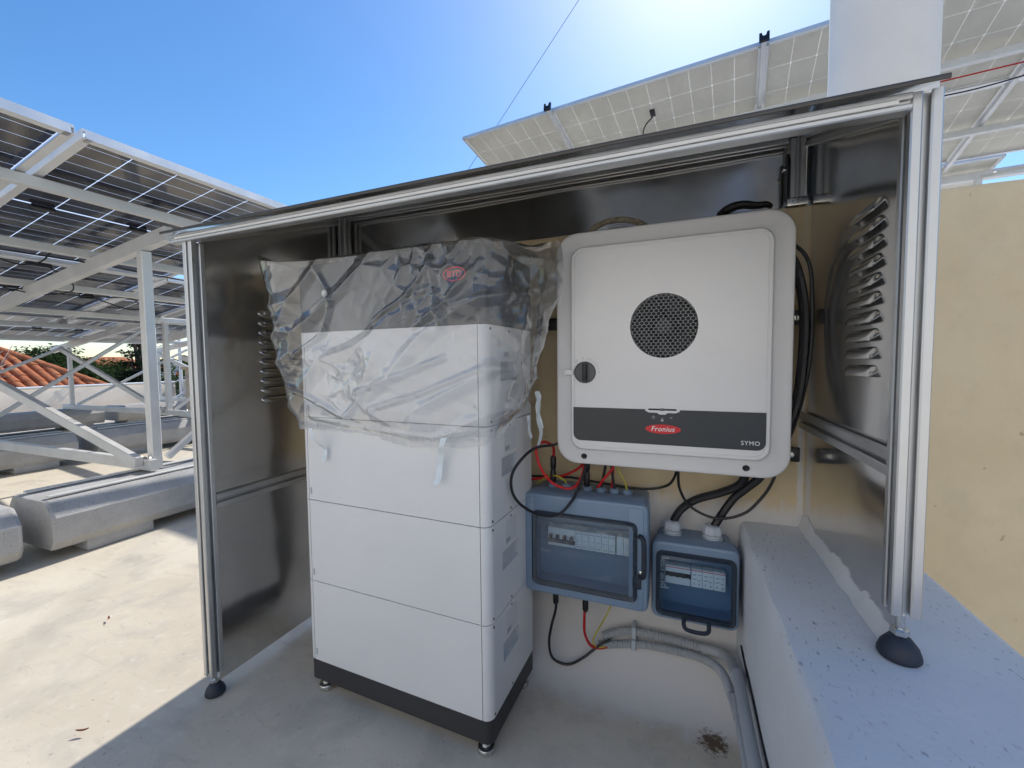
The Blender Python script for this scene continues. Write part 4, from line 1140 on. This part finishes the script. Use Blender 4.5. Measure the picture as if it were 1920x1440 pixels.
left_row(HI2, [[0, 1, 2, 4], [0, 1, 2, 4]], lambda k, s: False, 'far', 'panels of the far left array')

def beam(mb, p0, p1, w, h, upv=(0, 0, 1)):
    p0 = Vector(p0); p1 = Vector(p1); az = (p1-p0).normalized(); ax = az.cross(Vector(upv)).normalized(); ay = ax.cross(az)
    a, b, c = w/2, h/2, min(w, h)*.08
    P = [(-a+c, -b), (a-c, -b), (a, -b+c), (a, b-c), (a-c, b), (-a+c, b), (-a, b-c), (-a, -b+c)]
    return mb.extr(P, p0, ax, ay, az, (p1-p0).length)
def part(name, p0, p1, w, h, parent, upv=(0, 0, 1), mat=None):
    return obj(name, beam(MB(), p0, p1, w, h, upv), mat or M['rack'], parent, angle=20)
def under(hi, x): return hi.z+.136*(x-hi.x)          # panel underside height at x
def truss(rack, hi, y, xt, xs_, xc0, xc1, xr0, xr1, dz_end):
    zr = lambda x: under(hi, x)-.052-.045
    tp = part('tall_post', (xt, y, .30), (xt, y, zr(xt)-.045), .055, .055, rack, (1, 0, 0))
    part('short_post', (xs_, y, .30), (xs_, y, zr(xs_)-.045), .045, .045, rack, (1, 0, 0))
    part('rafter', (xr0, y, zr(xr0)), (xr1, y, zr(xr1)), .045, .085, rack)
    ch_ = part('bottom_chord', (xc0, y-.052, .335), (xc1, y-.052, .335), .045, .065, rack)
    part('diagonal', (xt+.03, y-.10, .36), (xs_, y-.10, dz_end), .04, .06, rack)
    for q in range(5):
        obj('bolt', MB().lathe([(.011, 0), (.011, .008), (.006, .012)], (xc0-.05-q*.045, y-.052, .3685), (0, 0, 1), 6), M['zinc'], ch_)
    return zr
# near rack
rk = thing('mounting_rack', 'near silver aluminium rack carrying the left solar panels above the ballast blocks', 'mounting rack', (-3.9, 1.5, 0))
for y in (.32, 2.05, 3.80):
    zr = truss(rk, HI1, y, -2.71, -5.2, -2.62, -5.35, -2.46, -5.60, 1.03)
    if y < 3.5:
        part('long_brace', (-2.68, y+.05, .36), (-2.68, y+1.66, 1.58), .035, .035, rk, (1, 0, 0))
for x in (-2.42, -3.28, -4.12, -4.98):
    z = under(HI1, x)-.030
    o_ = Vector((x, -2.2, z))
    part('purlin', (x+E1.x*-2.0, -2.0, z), (x+E1.x*4.9, 4.9, z), .045, .050, rk)
for x in (-2.53, -2.75): part('base_rail', (x, -.23, .305), (x, 1.55, .299), .035, .008, rk)
for x in (-5.15, -5.35):
    part('base_rail', (x, -.6, .305), (x, .90, .299), .035, .008, rk); part('base_rail', (x, 1.10, .305), (x, 2.5, .299), .035, .008, rk)
# far rack
rk2 = thing('mounting_rack', 'far silver aluminium rack carrying the lower left solar panels near the parapet', 'mounting rack', (-7, 2.5, 0))
for y, xs_, xt in ((.45, -8.15, -5.82), (2.12, -8.15, -5.82), (3.45, -8.5, -5.82), (5.1, -8.5, -5.82)):
    zr = truss(rk2, HI2, y, xt, xs_, -5.15 if y > 1 else -5.6, xs_-.1, -5.28, -8.62, 1.20)
for y in (.45, 2.12, 3.45):
    part('long_brace', (-5.78, y+.05, .36), (-5.78, y+1.6, 1.52), .035, .035, rk2, (1, 0, 0))
    part('long_brace', (-8.12, y+.05, .36), (-8.12, y+1.6, 1.22), .035, .035, rk2, (1, 0, 0))
for x in (-5.40, -6.30, -7.10, -8.00):
    z = under(HI2, x)-.030
    part('purlin', (x, -.8, z), (x+E1.x*6, 5.4, z), .045, .050, rk2)
# ballast blocks
def block(x0, x1, y0, y1, label, h=.293):
    w = x1-x0; P = [(0.03, .055), (.0, .10), (0, .215), (.052, h-.012), (.070, h), (w-.07, h), (w-.052, h-.012), (w, .215), (w, .10), (w-.03, .055)]
    mb = MB(); n = 26; rg = []
    for i in range(n+1):
        y = y0+(y1-y0)*i/n; e = 1 if 0 < i < n else 0
        if i == 0: y += 0
        rg.append([Vector((x0+w/2+(p[0]-w/2)*(1 if 0 < i < n else .965)+.004*noise.noise(Vector((y*7, p[1]*30, p[0]*9))), y, p[1]+(.003*noise.noise(Vector((y*9, p[0]*20, 2)))))) for p in P])
        if i in (0, n): rg[-1] = [Vector((v.x, v.y, .17+(v.z-.17)*.97)) for v in rg[-1]]
    # soften the ends
    rg[0] = [v+Vector((0, 0, 0)) for v in rg[0]]; rg[1] = [Vector((v.x, y0+.014, v.z)) for v in rg[1]]; rg[-2] = [Vector((v.x, y1-.014, v.z)) for v in rg[-2]]
    mb.loft(rg)
    t_ = thing('ballast_block', label, 'concrete block', ((x0+x1)/2, (y0+y1)/2, 0), group='concrete ballast blocks under the left arrays')
    obj('body', mb, M['ballast'], t_, angle=25)
    L = y1-y0
    for a, b in ((.13, .42), (L-.42, L-.13)):
        obj('skid', MB().bbox(x0+.028, x1-.028, y0+a, y0+b if L > 1 else y0+a+.2, .0015, .060, .006), M['ballast'], t_)
    return t_
block(-2.87, -2.43, -.255, 1.60, 'nearest full grey concrete ballast block under the tall post on the left')
block(-2.89, -2.45, -2.2, -.345, 'cut off grey concrete ballast block at the left picture edge')
block(-5.46, -5.02, -.95, .90, 'speckled concrete ballast block behind the nearest one, left of the dark block')
block(-5.47, -5.03, 1.05, 2.75, 'dark shaded concrete ballast block behind the tall near post')
block(-8.42, -7.98, .75, 2.42, 'pale concrete ballast block before the long parapet carrying the far short post')
block(-8.40, -7.96, 2.58, 4.25, 'small sunlit concrete ballast block farthest back by the parapet')

# hanging cables and clips of the left array
def hang(label, pts, r=.006, plugs=()):
    t_ = thing('panel_cable', label, 'cable', pts[0])
    obj('wire', MB().tube(pts, r, 7, 6), M['cable'], t_)
    for a, b in plugs:
        obj('plug', MB().tube([a, b], .013, 8), M['black'], t_)
def up_(x, dz=.02): return under(HI1, x)-dz
hang('black cable looping from the first panel cap at the left picture edge', [(-2.83, -.36, up_(-2.83)), (-2.95, -.47, up_(-2.95, .05)), (-3.1, -.48, up_(-3.1, .09)), (-3.22, -.33, up_(-3.22, .11)), (-3.26, -.15, up_(-3.26, .12)), (-3.29, -.02, up_(-3.29, .15)), (-3.29, .08, up_(-3.29, .12)), (-3.28, .13, up_(-3.28, .05))], .0045)
hang('black cable strung along the second near purlin with clips', [(-3.31, -.8, up_(-3.3, .06)), (-3.31, -.2, up_(-3.3, .075)), (-3.31, .35, up_(-3.3, .07)), (-3.31, .9, up_(-3.3, .085)), (-3.31, 1.5, up_(-3.3, .07))], .005, [((-3.315, .60, up_(-3.3, .01)), (-3.315, .60, up_(-3.3, .09))), ((-3.315, -.20, up_(-3.3, .01)), (-3.315, -.20, up_(-3.3, .09)))])
hang('bundle of black cable with a long plug beside the cabinet edge', [(-3.31, 1.05, up_(-3.3, .06)), (-3.36, 1.12, up_(-3.3, .10)), (-3.34, 1.25, up_(-3.3, .07)), (-3.36, 1.36, up_(-3.3, .05)), (-3.34, 1.18, up_(-3.3, .09)), (-3.40, 1.14, up_(-3.3, .16)), (-3.42, 1.24, up_(-3.3, .19))], .005, [((-3.42, 1.24, up_(-3.3, .19)), (-3.44, 1.36, up_(-3.3, .20)))])
hang('black cable with round loop under the third near purlin', [(-4.15, .1, up_(-4.1, .06)), (-4.15, .45, up_(-4.1, .08)), (-4.16, .75, up_(-4.1, .07)), (-4.18, .95, up_(-4.1, .05)), (-4.22, 1.06, up_(-4.1, .10)), (-4.18, .98, up_(-4.1, .15)), (-4.16, .82, up_(-4.1, .12)), (-4.15, .7, up_(-4.1, .08))], .005)
hang('black cable arcing between two panel caps deep under the near array', [(-3.7, .28, up_(-3.7)), (-3.8, .42, up_(-3.8, .06)), (-3.95, .48, up_(-3.95, .10)), (-4.08, .36, up_(-4.08, .11)), (-4.15, .2, up_(-4.15, .07))], .0045, [((-3.68, .16, up_(-3.68, .015)), (-3.68, .28, up_(-3.68, .015)))])

# array on the upper roof, behind the wall
A8 = R(6.5); T10 = R(10)
DX = Vector((math.cos(A8), -math.sin(A8), 0)); HY = Vector((math.sin(A8), math.cos(A8), 0))
DE = HY*math.cos(T10)-Vector((0, 0, math.sin(T10)))
DN = DX.cross(DE)
KS = 1.25
RO = Vector((-2.387, 3.834, 3.896))+DX*(1.02*KS)      # left end of the high edge plus one panel
def rp(d_, e_, n_=0): return RO+DX*d_*KS+DE*e_*KS+DN*n_*KS
grp = 'panels of the upper roof array'
names_r = ['leftmost', 'second from left', 'third from left', 'fourth from left', 'rightmost']
def rpanel(lab, d0, e0, w, l, ncx, ncy, jb, sep=True):
    # landscape: panel width runs down the slope, length along the row
    solar_panel(lab, frame_mat(rp(d0, e0), DX, DE), w*KS, l*KS, ncx, ncy, 'cell_lit_tone', grp, sep, [tuple(v*KS for v in j) for j in jb], midgap=0, gx=.0045, gy=.0045)
for r_ in (0, 1):
    rowl = ('upper', 'lower')[r_]
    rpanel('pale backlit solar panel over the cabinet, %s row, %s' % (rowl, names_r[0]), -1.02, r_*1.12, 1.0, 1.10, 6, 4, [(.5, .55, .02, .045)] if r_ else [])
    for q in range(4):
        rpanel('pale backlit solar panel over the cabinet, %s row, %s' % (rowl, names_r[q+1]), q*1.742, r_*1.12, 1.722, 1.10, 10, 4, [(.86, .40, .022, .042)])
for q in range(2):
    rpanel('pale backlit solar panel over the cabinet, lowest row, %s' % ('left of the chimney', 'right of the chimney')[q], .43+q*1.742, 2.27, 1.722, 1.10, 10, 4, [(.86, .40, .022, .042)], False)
rk3 = thing('mounting_rack', 'cream lit aluminium rack of the solar array on the upper roof', 'mounting rack', (1.5, 3.5, 1.24))
for e_ in (.66, 1.62):
    part('purlin', rp(-1.0, e_, -.066), rp(7.0, e_, -.066), .05, .07, rk3, DN)
for d_ in (-.01, 1.732, 3.474, 5.216):
    part('rail', rp(d_, -.05, -.016), rp(d_, 2.36, -.016), .042, .028, rk3, DN)
part('edge_beam', rp(-1.0, 2.46, -.07), rp(7.0, 2.46, -.07), .07, .11, rk3, DN)
part('edge_beam', rp(.4, 3.1, -.07), rp(3.95, 3.1, -.07), .07, .11, rk3, DN)
for d_ in (-.5, 1.7, 3.75, 6.0):
    for e_ in (.66, 2.42):
        p = rp(d_, e_, -.105); part('post', (p.x, p.y, 1.241), p, .06, .06, rk3, (1, 0, 0))
    part('strut', rp(d_, 2.36, -.13), rp(d_, .72, -.9), .04, .04, rk3)
for d_ in (-.01, 1.732, 3.474):
    e = MB(); P0 = [(-.042, -.05), (.042, -.05), (.042, .03), (.022, .03), (.012, -.004), (-.012, -.004), (-.022, .03), (-.042, .03)]
    e.extr(P0, rp(d_, -.052, .01), DX, DN, -DE, .028)
    obj('end_clamp', e, M['clampblk'], rk3, smooth=False)
def tcable(label, pts, r, mat): tag(obj('cable', MB().tube(pts, r, 7, 6), mat, base=pts[0]), label, 'cable')
tcable('red cable strung under the upper roof array beside the purlin', [rp(-.2, .95, -.03), rp(1.2, .86, -.05), rp(2.4, .84, -.055), rp(3.4, .83, -.06), rp(5, .83, -.05)], .007, M['redcable'])
tcable('dark cable sagging under the upper roof array right of the chimney', [rp(2.5, 1.02, -.03), rp(3.0, 1.0, -.07), rp(3.3, 1.0, -.07), rp(3.8, .95, -.05), rp(4.5, .9, -.03)], .007, M['cable'])
tcable('short black cable drooping from the panel cap above the cabinet roof', [rp(.86, .42, -.01), rp(.80, .44, -.05), rp(.76, .50, -.07), rp(.74, .62, -.06), rp(.73, .72, -.05)], .008, M['cable'])
tag(obj('guy_wire', MB().tube([(.10, 8.02, 10.75), (-1.848, 8.445, 9.01), (-5.008, 9.138, 6.19), (-9.3, 10.08, 2.36)], .0055, 6, 1, smooth=False), M['cable'], base=(-5.008, 9.138, 6.19)), 'thin dark wire slanting across the sky above the cabinet', 'wire')
# rooftop pillar and mast
pi = thing('vent_pillar', 'beige rendered vent pillar with grey band beside the cabinet edge', 'pillar', (-7.1, 3.4, 0))
obj('shaft', MB().bbox(-7.33, -6.9, 3.2, 3.6, -.01, .86, .01), M['beige_pillar'], pi)
obj('cap', MB().bbox(-7.37, -6.86, 3.16, 3.64, .861, .91, .008), M['beige_pillar'], pi)
obj('band', MB().bbox(-7.345, -6.885, 3.185, 3.615, .72, .755, .004), M['ballast'], pi)
ms = thing('antenna_mast', 'slim grey antenna mast with crossbars behind the far parapet corner', 'mast', (-11.0, 5.25, 0))
obj('pole', MB().tube([(-11.0, 5.25, -.01), (-11.0, 5.25, 2.55)], .035, 10), M['rack'], ms)
for z, L in ((2.30, .5), (2.42, .42), (2.50, .34)):
    obj('crossbar', MB().tube([(-11.0-L, 5.24-L*.3, z), (-11.0+L, 5.24+L*.3, z)], .012, 6), M['rack'], ms)
for q in range(7):
    obj('element', MB().tube([(-11.45+q*.15, 5.1+q*.045, 2.25), (-11.45+q*.15, 5.1+q*.045, 2.58)], .008, 5), M['rack'], ms)

# ------------------------------------------------------------------ houses, trees
hs_ = thing('tiled_house', 'house with orange red barrel tile roof beyond the parapet', 'house', (-16, 2, -9))
obj('wall', MB().box(-18.9, -13.9, -5.5, 4.95, -9, .20), M['house'], hs_, smooth=False)
# hipped roof deck: ridge along Y
rA, rB = Vector((-16.3, -3.0, 1.34)), Vector((-16.3, 3.95, 1.34))
c00, c10, c11, c01 = Vector((-13.75, -5.6, .24)), Vector((-19.05, -5.6, .24)), Vector((-19.05, 5.20, .24)), Vector((-13.75, 5.20, .24))
obj('roof_deck', MB().add([c00, c01, rB, rA, c10, c11], [(0, 1, 2, 3), (1, 5, 2), (5, 4, 3, 2), (4, 0, 3), (0, 4, 5, 1)]), M['tile'], hs_, smooth=False)
def barrel(L=.40, r0=.100, r1=.086, n=6, th=.016):
    mb = MB(); rg = []
    for y, r in ((0, r0), (L, r1)):
        o_ = [Vector((r*math.cos(math.pi*k/n), y, r*math.sin(math.pi*k/n)*.8)) for k in range(n+1)]
        i_ = [Vector(((r-th)*math.cos(math.pi*k/n), y, (r-th)*math.sin(math.pi*k/n)*.8)) for k in range(n, -1, -1)]
        rg.append(o_+i_)
    return mb.loft(rg)
tile0 = None; ntile = 0; rest = MB()
nrm = (c01-c00).cross(rA-c00); nrm = nrm if nrm.z > 0 else -nrm; nrm.normalize()
upd = Vector((rA.x-c00.x, 0, rA.z-c00.z)).normalized(); sl = math.hypot(rA.x-c00.x, rA.z-c00.z)
exx = upd.cross(nrm).normalized()
rotM = Matrix((exx, upd, nrm)).transposed()
rows = int(sl/.33)
for j in range(rows+1):
    for i in range(60):
        y = 5.33-i*.215; s = j*.33
        f = s/sl
        if y > 5.20-(5.20-3.95)*f-.06 or y < -2.5: continue
        p = Vector((c00.x, y, c00.z))+upd*s+nrm*(.03+.012*random.random())
        p.y += random.uniform(-.012, .012)
        e = (Matrix.Rotation(random.uniform(-.03, .03), 3, 'Z') @ rotM).to_euler()
        if ntile < 300 and y > .2:
            if tile0 is None:
                tile0 = obj('roof_tile', barrel(), M['tile'], hs_); tile0.data.transform(Matrix.Translation(ORG[hs_.name])); c_ = tile0
            else: c_ = copyof(tile0, hs_)
            c_.location = p-Vector((-16, 2, -9)); c_.rotation_euler = e; ntile += 1
        else:
            q = barrel(); mm = Matrix.Translation(p) @ e.to_matrix().to_4x4()
            rest.add([mm @ Vector(v) for v in q.v], q.f)
obj('tile_field', rest, M['tile'], hs_, kind='stuff')
# hip tiles
hd = (rB-c01); hl = hd.length; hd.normalize()
for k in range(int(hl/.38)):
    p = c01+hd*(k*.38)+Vector((0, 0, .07)); zz = Vector((0, 0, 1)); x_ = hd.cross(zz).normalized(); z_ = x_.cross(hd)
    c_ = copyof(tile0, hs_); c_.location = p-Vector((-16, 2, -9)); c_.rotation_euler = Matrix((x_, hd, z_)).transposed().to_euler(); c_.scale = (1.25, 1.1, 1.25); c_.name = 'hip_tile'
for k in range(8):
    c_ = copyof(tile0, hs_); c_.location = rB+Vector((0, -k*.40, .07))-Vector((-16, 2, -9)); c_.rotation_euler = (0, 0, math.pi); c_.scale = (1.25, 1.1, 1.25); c_.name = 'ridge_tile'
ch2 = obj('chimney_stack', MB().bbox(-16.1, -15.8, 3.3, 3.6, .9, 1.58, .02), M['house_pink'], hs_)

def tree(name, label, base, trunk_h, blobs, n, size, mat, trunk_r=.2, flat=.5, grp_=None, seed=1):
    rnd = random.Random(seed)
    t_ = thing(name, label, 'tree', base, group=grp_)
    b = Vector(base)
    tm = MB().tube([b, b+Vector((.1, .05, trunk_h*.5)), b+Vector((0, 0, trunk_h))], trunk_r, 8, 5, rad=lambda i, m_: trunk_r*(1-.65*i/m_))
    for c, rr in blobs:
        c = Vector(c); mid = b+Vector((0, 0, trunk_h*.75))
        tm.tube([mid, mid.lerp(c, .5)+Vector((0, 0, -.2)), c], trunk_r*.35, 6, 4, rad=lambda i, m_: trunk_r*.35*(1-.7*i/m_))
    obj('trunk', tm, M['bark'], t_)
    mb = MB(); tot = sum(r[0]*r[1]*r[2] for c, r in blobs)
    for c, rr in blobs:
        c = Vector(c); m_ = max(8, int(n*rr[0]*rr[1]*rr[2]/tot/7))
        for k in range(m_):
            d = Vector((rnd.gauss(0, 1), rnd.gauss(0, 1), rnd.gauss(0, 1))).normalized()*(rnd.random()**.38)
            p = c+Vector((d.x*rr[0], d.y*rr[1], d.z*rr[2]))*(1+.22*noise.noise(c+d*2.3))
            for q in range(7):
                pp_ = p+Vector((rnd.gauss(0, 1), rnd.gauss(0, 1), rnd.gauss(0, .7)))*size*1.1
                a = Vector((rnd.gauss(0, 1), rnd.gauss(0, 1), rnd.gauss(0, flat))).normalized()*size*rnd.uniform(.5, 1.1)
                e = a.cross(Vector((rnd.gauss(0, 1), rnd.gauss(0, 1), rnd.gauss(0, 1)))).normalized()*size*rnd.uniform(.2, .45)
                mb.add([pp_-a, pp_+e, pp_+a, pp_-e], [(0, 1, 2, 3)])
    obj('crown', mb, mat, t_, smooth=False)
tree('pine_tree', 'broad green pine tree right behind the tiled roof', (-23, 7.9, -9), 9.4, [((-23, 7.4, .5), (1.5, 1.5, .9)), ((-23.1, 8.3, .2), (1.3, 1.3, .9)), ((-22.9, 7.0, 1.05), (1.0, 1.0, .6)), ((-23, 7.7, 1.45), (.7, .7, .35)), ((-22.8, 8.9, -.3), (1.2, 1.0, .8)), ((-23, 6.6, .2), (.9, .9, .7))], 26000, .085, M['leaf_pine'], .25, .5, 'trees beyond the parapet', 3)
tree('pine_tree', 'darker round pine tree beyond the parapet, right of the broad pine', (-25.5, 9.7, -9), 9.3, [((-25.5, 9.5, .3), (1.3, 1.2, 1.0)), ((-25.4, 10.3, .1), (1.1, 1.0, .8)), ((-25.5, 9.0, .8), (.9, .8, .6)), ((-25.4, 10.7, .9), (.7, .6, .35)), ((-25.4, 11.1, -.4), (1.0, 1.0, .7))], 20000, .085, M['leaf_pine'], .25, .5, 'trees beyond the parapet', 5)
cb = []
for k in range(11):
    z = -.9+k*.27; rr = 1.25*(1-k/12.5)
    for q in range(5):
        a = q*1.256+k*.7; cb.append(((-14.9+math.cos(a)*rr*.55, 6.45+math.sin(a)*rr*.55, z+random.uniform(-.05, .05)), (rr*.5, rr*.5, .075)))
tree('cedar_tree', 'dark layered cedar tree beyond the parapet behind the tall post', (-14.9, 6.45, -9), 11.2, cb, 14000, .065, M['leaf_dark'], .16, .25, 'trees beyond the parapet', 8)
tree('leafy_tree', 'light green leafy tree beside the vent pillar at the cabinet edge', (-17, 8.9, -9), 9.3, [((-17, 8.9, .45), (.8, .8, .55)), ((-16.8, 9.5, .2), (.8, .7, .5)), ((-17.1, 8.3, .05), (.6, .6, .45)), ((-17, 9.3, .95), (.45, .4, .3))], 3500, .085, M['leaf_light'], .14, .6, 'trees beyond the parapet', 9)
tree('leafy_tree', 'small bright shrub crown in front of the cream house', (-20.5, 8.4, -9), 8.9, [((-20.5, 8.4, -.2), (.35, .35, .35)), ((-20.5, 8.5, .1), (.25, .25, .2))], 900, .06, M['leaf_light'], .1, .6, 'trees beyond the parapet', 10)
# bare twiggy tree at the left edge
tw = MB(); rnd = random.Random(4); b0 = Vector((-13.2, 2.62, -9))
tw.tube([b0, b0+Vector((0, .05, 5)), b0+Vector((0, 0, 9.2))], .09, 7, 4, rad=lambda i, m_: .09-.05*i/m_)
tops = []
for k in range(26):
    s = b0+Vector((0, 0, rnd.uniform(8.6, 9.5))); d = Vector((rnd.uniform(-.35, .35), rnd.uniform(-.45, .4), rnd.uniform(.4, 1.1)))
    e = s+d; tw.tube([s, s.lerp(e, .5)+Vector((0, rnd.uniform(-.08, .08), .03)), e], .014, 5, 3, rad=lambda i, m_: .016*(1-.7*i/m_))
    for q in range(4):
        s2 = s.lerp(e, rnd.uniform(.4, 1)); e2_ = s2+Vector((rnd.uniform(-.2, .2), rnd.uniform(-.25, .25), rnd.uniform(.05, .4)))
        tw.tube([s2, e2_], .007, 4, 1, smooth=False)
tag(obj('bare_tree', tw, M['drytwig'], base=b0), 'bare twiggy tree at the left edge in front of the tiled roof', 'tree')

def house(name, label, x0, x1, y0, y1, zt, roof, mat, rows_, cols, face='y'):
    t_ = thing(name, label, 'house', ((x0+x1)/2, (y0+y1)/2, -9), group='houses beyond the terrace')
    obj('wall', MB().box(x0, x1, y0, y1, -9, zt), mat, t_, smooth=False)
    if roof:
        cx, cy_ = (x0+x1)/2, (y0+y1)/2
        obj('roof', MB().add([(x0-.4, y0-.4, zt+.01), (x1+.4, y0-.4, zt+.01), (x1+.4, y1+.4, zt+.01), (x0-.4, y1+.4, zt+.01), (cx, y0+(y1-y0)*.3, zt+roof), (cx, y0+(y1-y0)*.7, zt+roof)], [(0, 1, 4), (1, 2, 5, 4), (2, 3, 5), (3, 0, 4, 5), (3, 2, 1, 0)]), M['tile'], t_, smooth=False)
    else:
        obj('roof', MB().box(x0-.1, x1+.1, y0-.1, y1+.1, zt+.01, zt+.2), M['white_plaster'], t_, smooth=False)
    for r_ in range(rows_):
        for c_ in range(cols):
            zz = zt-1.9-r_*2.9
            yy = y0+(y1-y0)*(c_+.5)/cols
            w_ = obj('window', MB().box(x1-.02, x1+.05, yy-.55, yy+.55, zz, zz+1.3), M['white_plaster'], t_, smooth=False)
            obj('pane', MB().box(x1+.03, x1+.06, yy-.45, yy+.45, zz+.1, zz+1.2), M['glass_dark'], w_, smooth=False)
            xx = x0+(x1-x0)*(c_+.5)/cols
            w_ = obj('window', MB().box(xx-.55, xx+.55, y0-.05, y0+.02, zz, zz+1.3), M['white_plaster'], t_, smooth=False)
            obj('pane', MB().box(xx-.45, xx+.45, y0-.06, y0-.03, zz+.1, zz+1.2), M['glass_dark'], w_, smooth=False)
house('distant_house', 'pink house with red tiled roof far behind the cedar', -62, -53, 21.5, 28, .7, 1.2, M['house_pink'], 3, 3)
house('distant_house', 'second lower pink house with tiled roof left of the cedar', -52, -46, 18.5, 22.5, -.5, 1.0, M['house_pink'], 2, 2)
house('distant_house', 'cream flat roofed house close behind the parapet', -30, -24.5, 10.6, 12.6, .35, 0, M['house'], 2, 2)
house('distant_house', 'white apartment block far away between the posts', -72, -62, 30, 36, .9, 0, M['white_plaster'], 3, 3)
house('distant_house', 'white low house with tiled roof right of the apartment block', -58, -50, 30, 36, -.4, .9, M['white_plaster'], 2, 3)
house('distant_house', 'pale flat roofed house under the leafy tree at the cabinet edge', -40, -33, 20, 25, -.2, 0, M['house'], 2, 2)
house('distant_house', 'low grey flat roofed house behind the tiled roof', -33, -27, 7, 10.2, -.35, 0, M['parapet'], 2, 2)
# wooded ridge on the horizon
mb = MB(); n = 160; P = []
for i in range(n+1):
    a = R(95+i*1.2-70); rr = 170
    x = -math.sin(a)*rr; y = math.cos(a)*rr
    h = 1.0+2.2*noise.noise(Vector((i*.11, 0, 0)))+.9*noise.noise(Vector((i*.5, 3, 0)))
    P.append([Vector((x*.9, y*.9, -9.1)), Vector((x, y, h)), Vector((x*1.05, y*1.05, h*.6)), Vector((x*1.2, y*1.2, -9.1))])
mb.loft(P)
o = obj('hill', mb, M['hill'], smooth=False); o['kind'] = 'structure'
mb = MB(); rnd = random.Random(2)
for i in range(5200):
    a = R(rnd.uniform(28, 120)); rr = rnd.uniform(120, 165)
    x = -math.sin(a)*rr; y = math.cos(a)*rr; s = rnd.uniform(.5, 1.3)
    z = -1.0+rnd.random()*2.6+1.0*noise.noise(Vector((a*9, rr*.02, 0)))
    c_ = Vector((x, y, z))
    for q in range(3):
        d1 = Vector((rnd.gauss(0, 1), rnd.gauss(0, 1), rnd.gauss(0, 1))).normalized()*s; d2 = d1.cross(Vector((rnd.gauss(0, 1), rnd.gauss(0, 1), rnd.gauss(0, 1)))).normalized()*s*.8
        mb.add([c_-d1, c_+d2, c_+d1, c_-d2], [(0, 1, 2, 3)])
o = obj('far_wood', mb, M['leaf_pine'], smooth=False, kind='stuff')
tag(o, 'far off dark green wood along the horizon', 'wood')

# dry leaves blown onto the roof floor
for lab, x, y, a in (('small reddish dry leaf on the sunlit floor near the bottom left', -1.085, -.715, .6), ('tiny brown dry leaf on the sunlit floor beside the left cabinet post', -1.03, -.36, 1.9), ('tiny brown dry leaf on the middle of the sunlit floor', -1.62, -.42, 2.7)):
    mb = MB(); L = .014; ca, sa = math.cos(a), math.sin(a); P = []
    for k in range(9):
        t_ = k/8*2-1; w = .0035*(1-t_*t_)**.8
        P.append([Vector((x+ca*L*t_-sa*w*q, y+sa*L*t_+ca*w*q, .010+.004*t_*t_+.003*abs(q))) for q in (-1, 0, 1)])
    mb.loft(P, False, False, closed=False)
    tag(obj('dry_leaf', mb, M['dryleaf'], base=(x, y, .008)), lab, 'leaf', 'dry leaves on the floor')
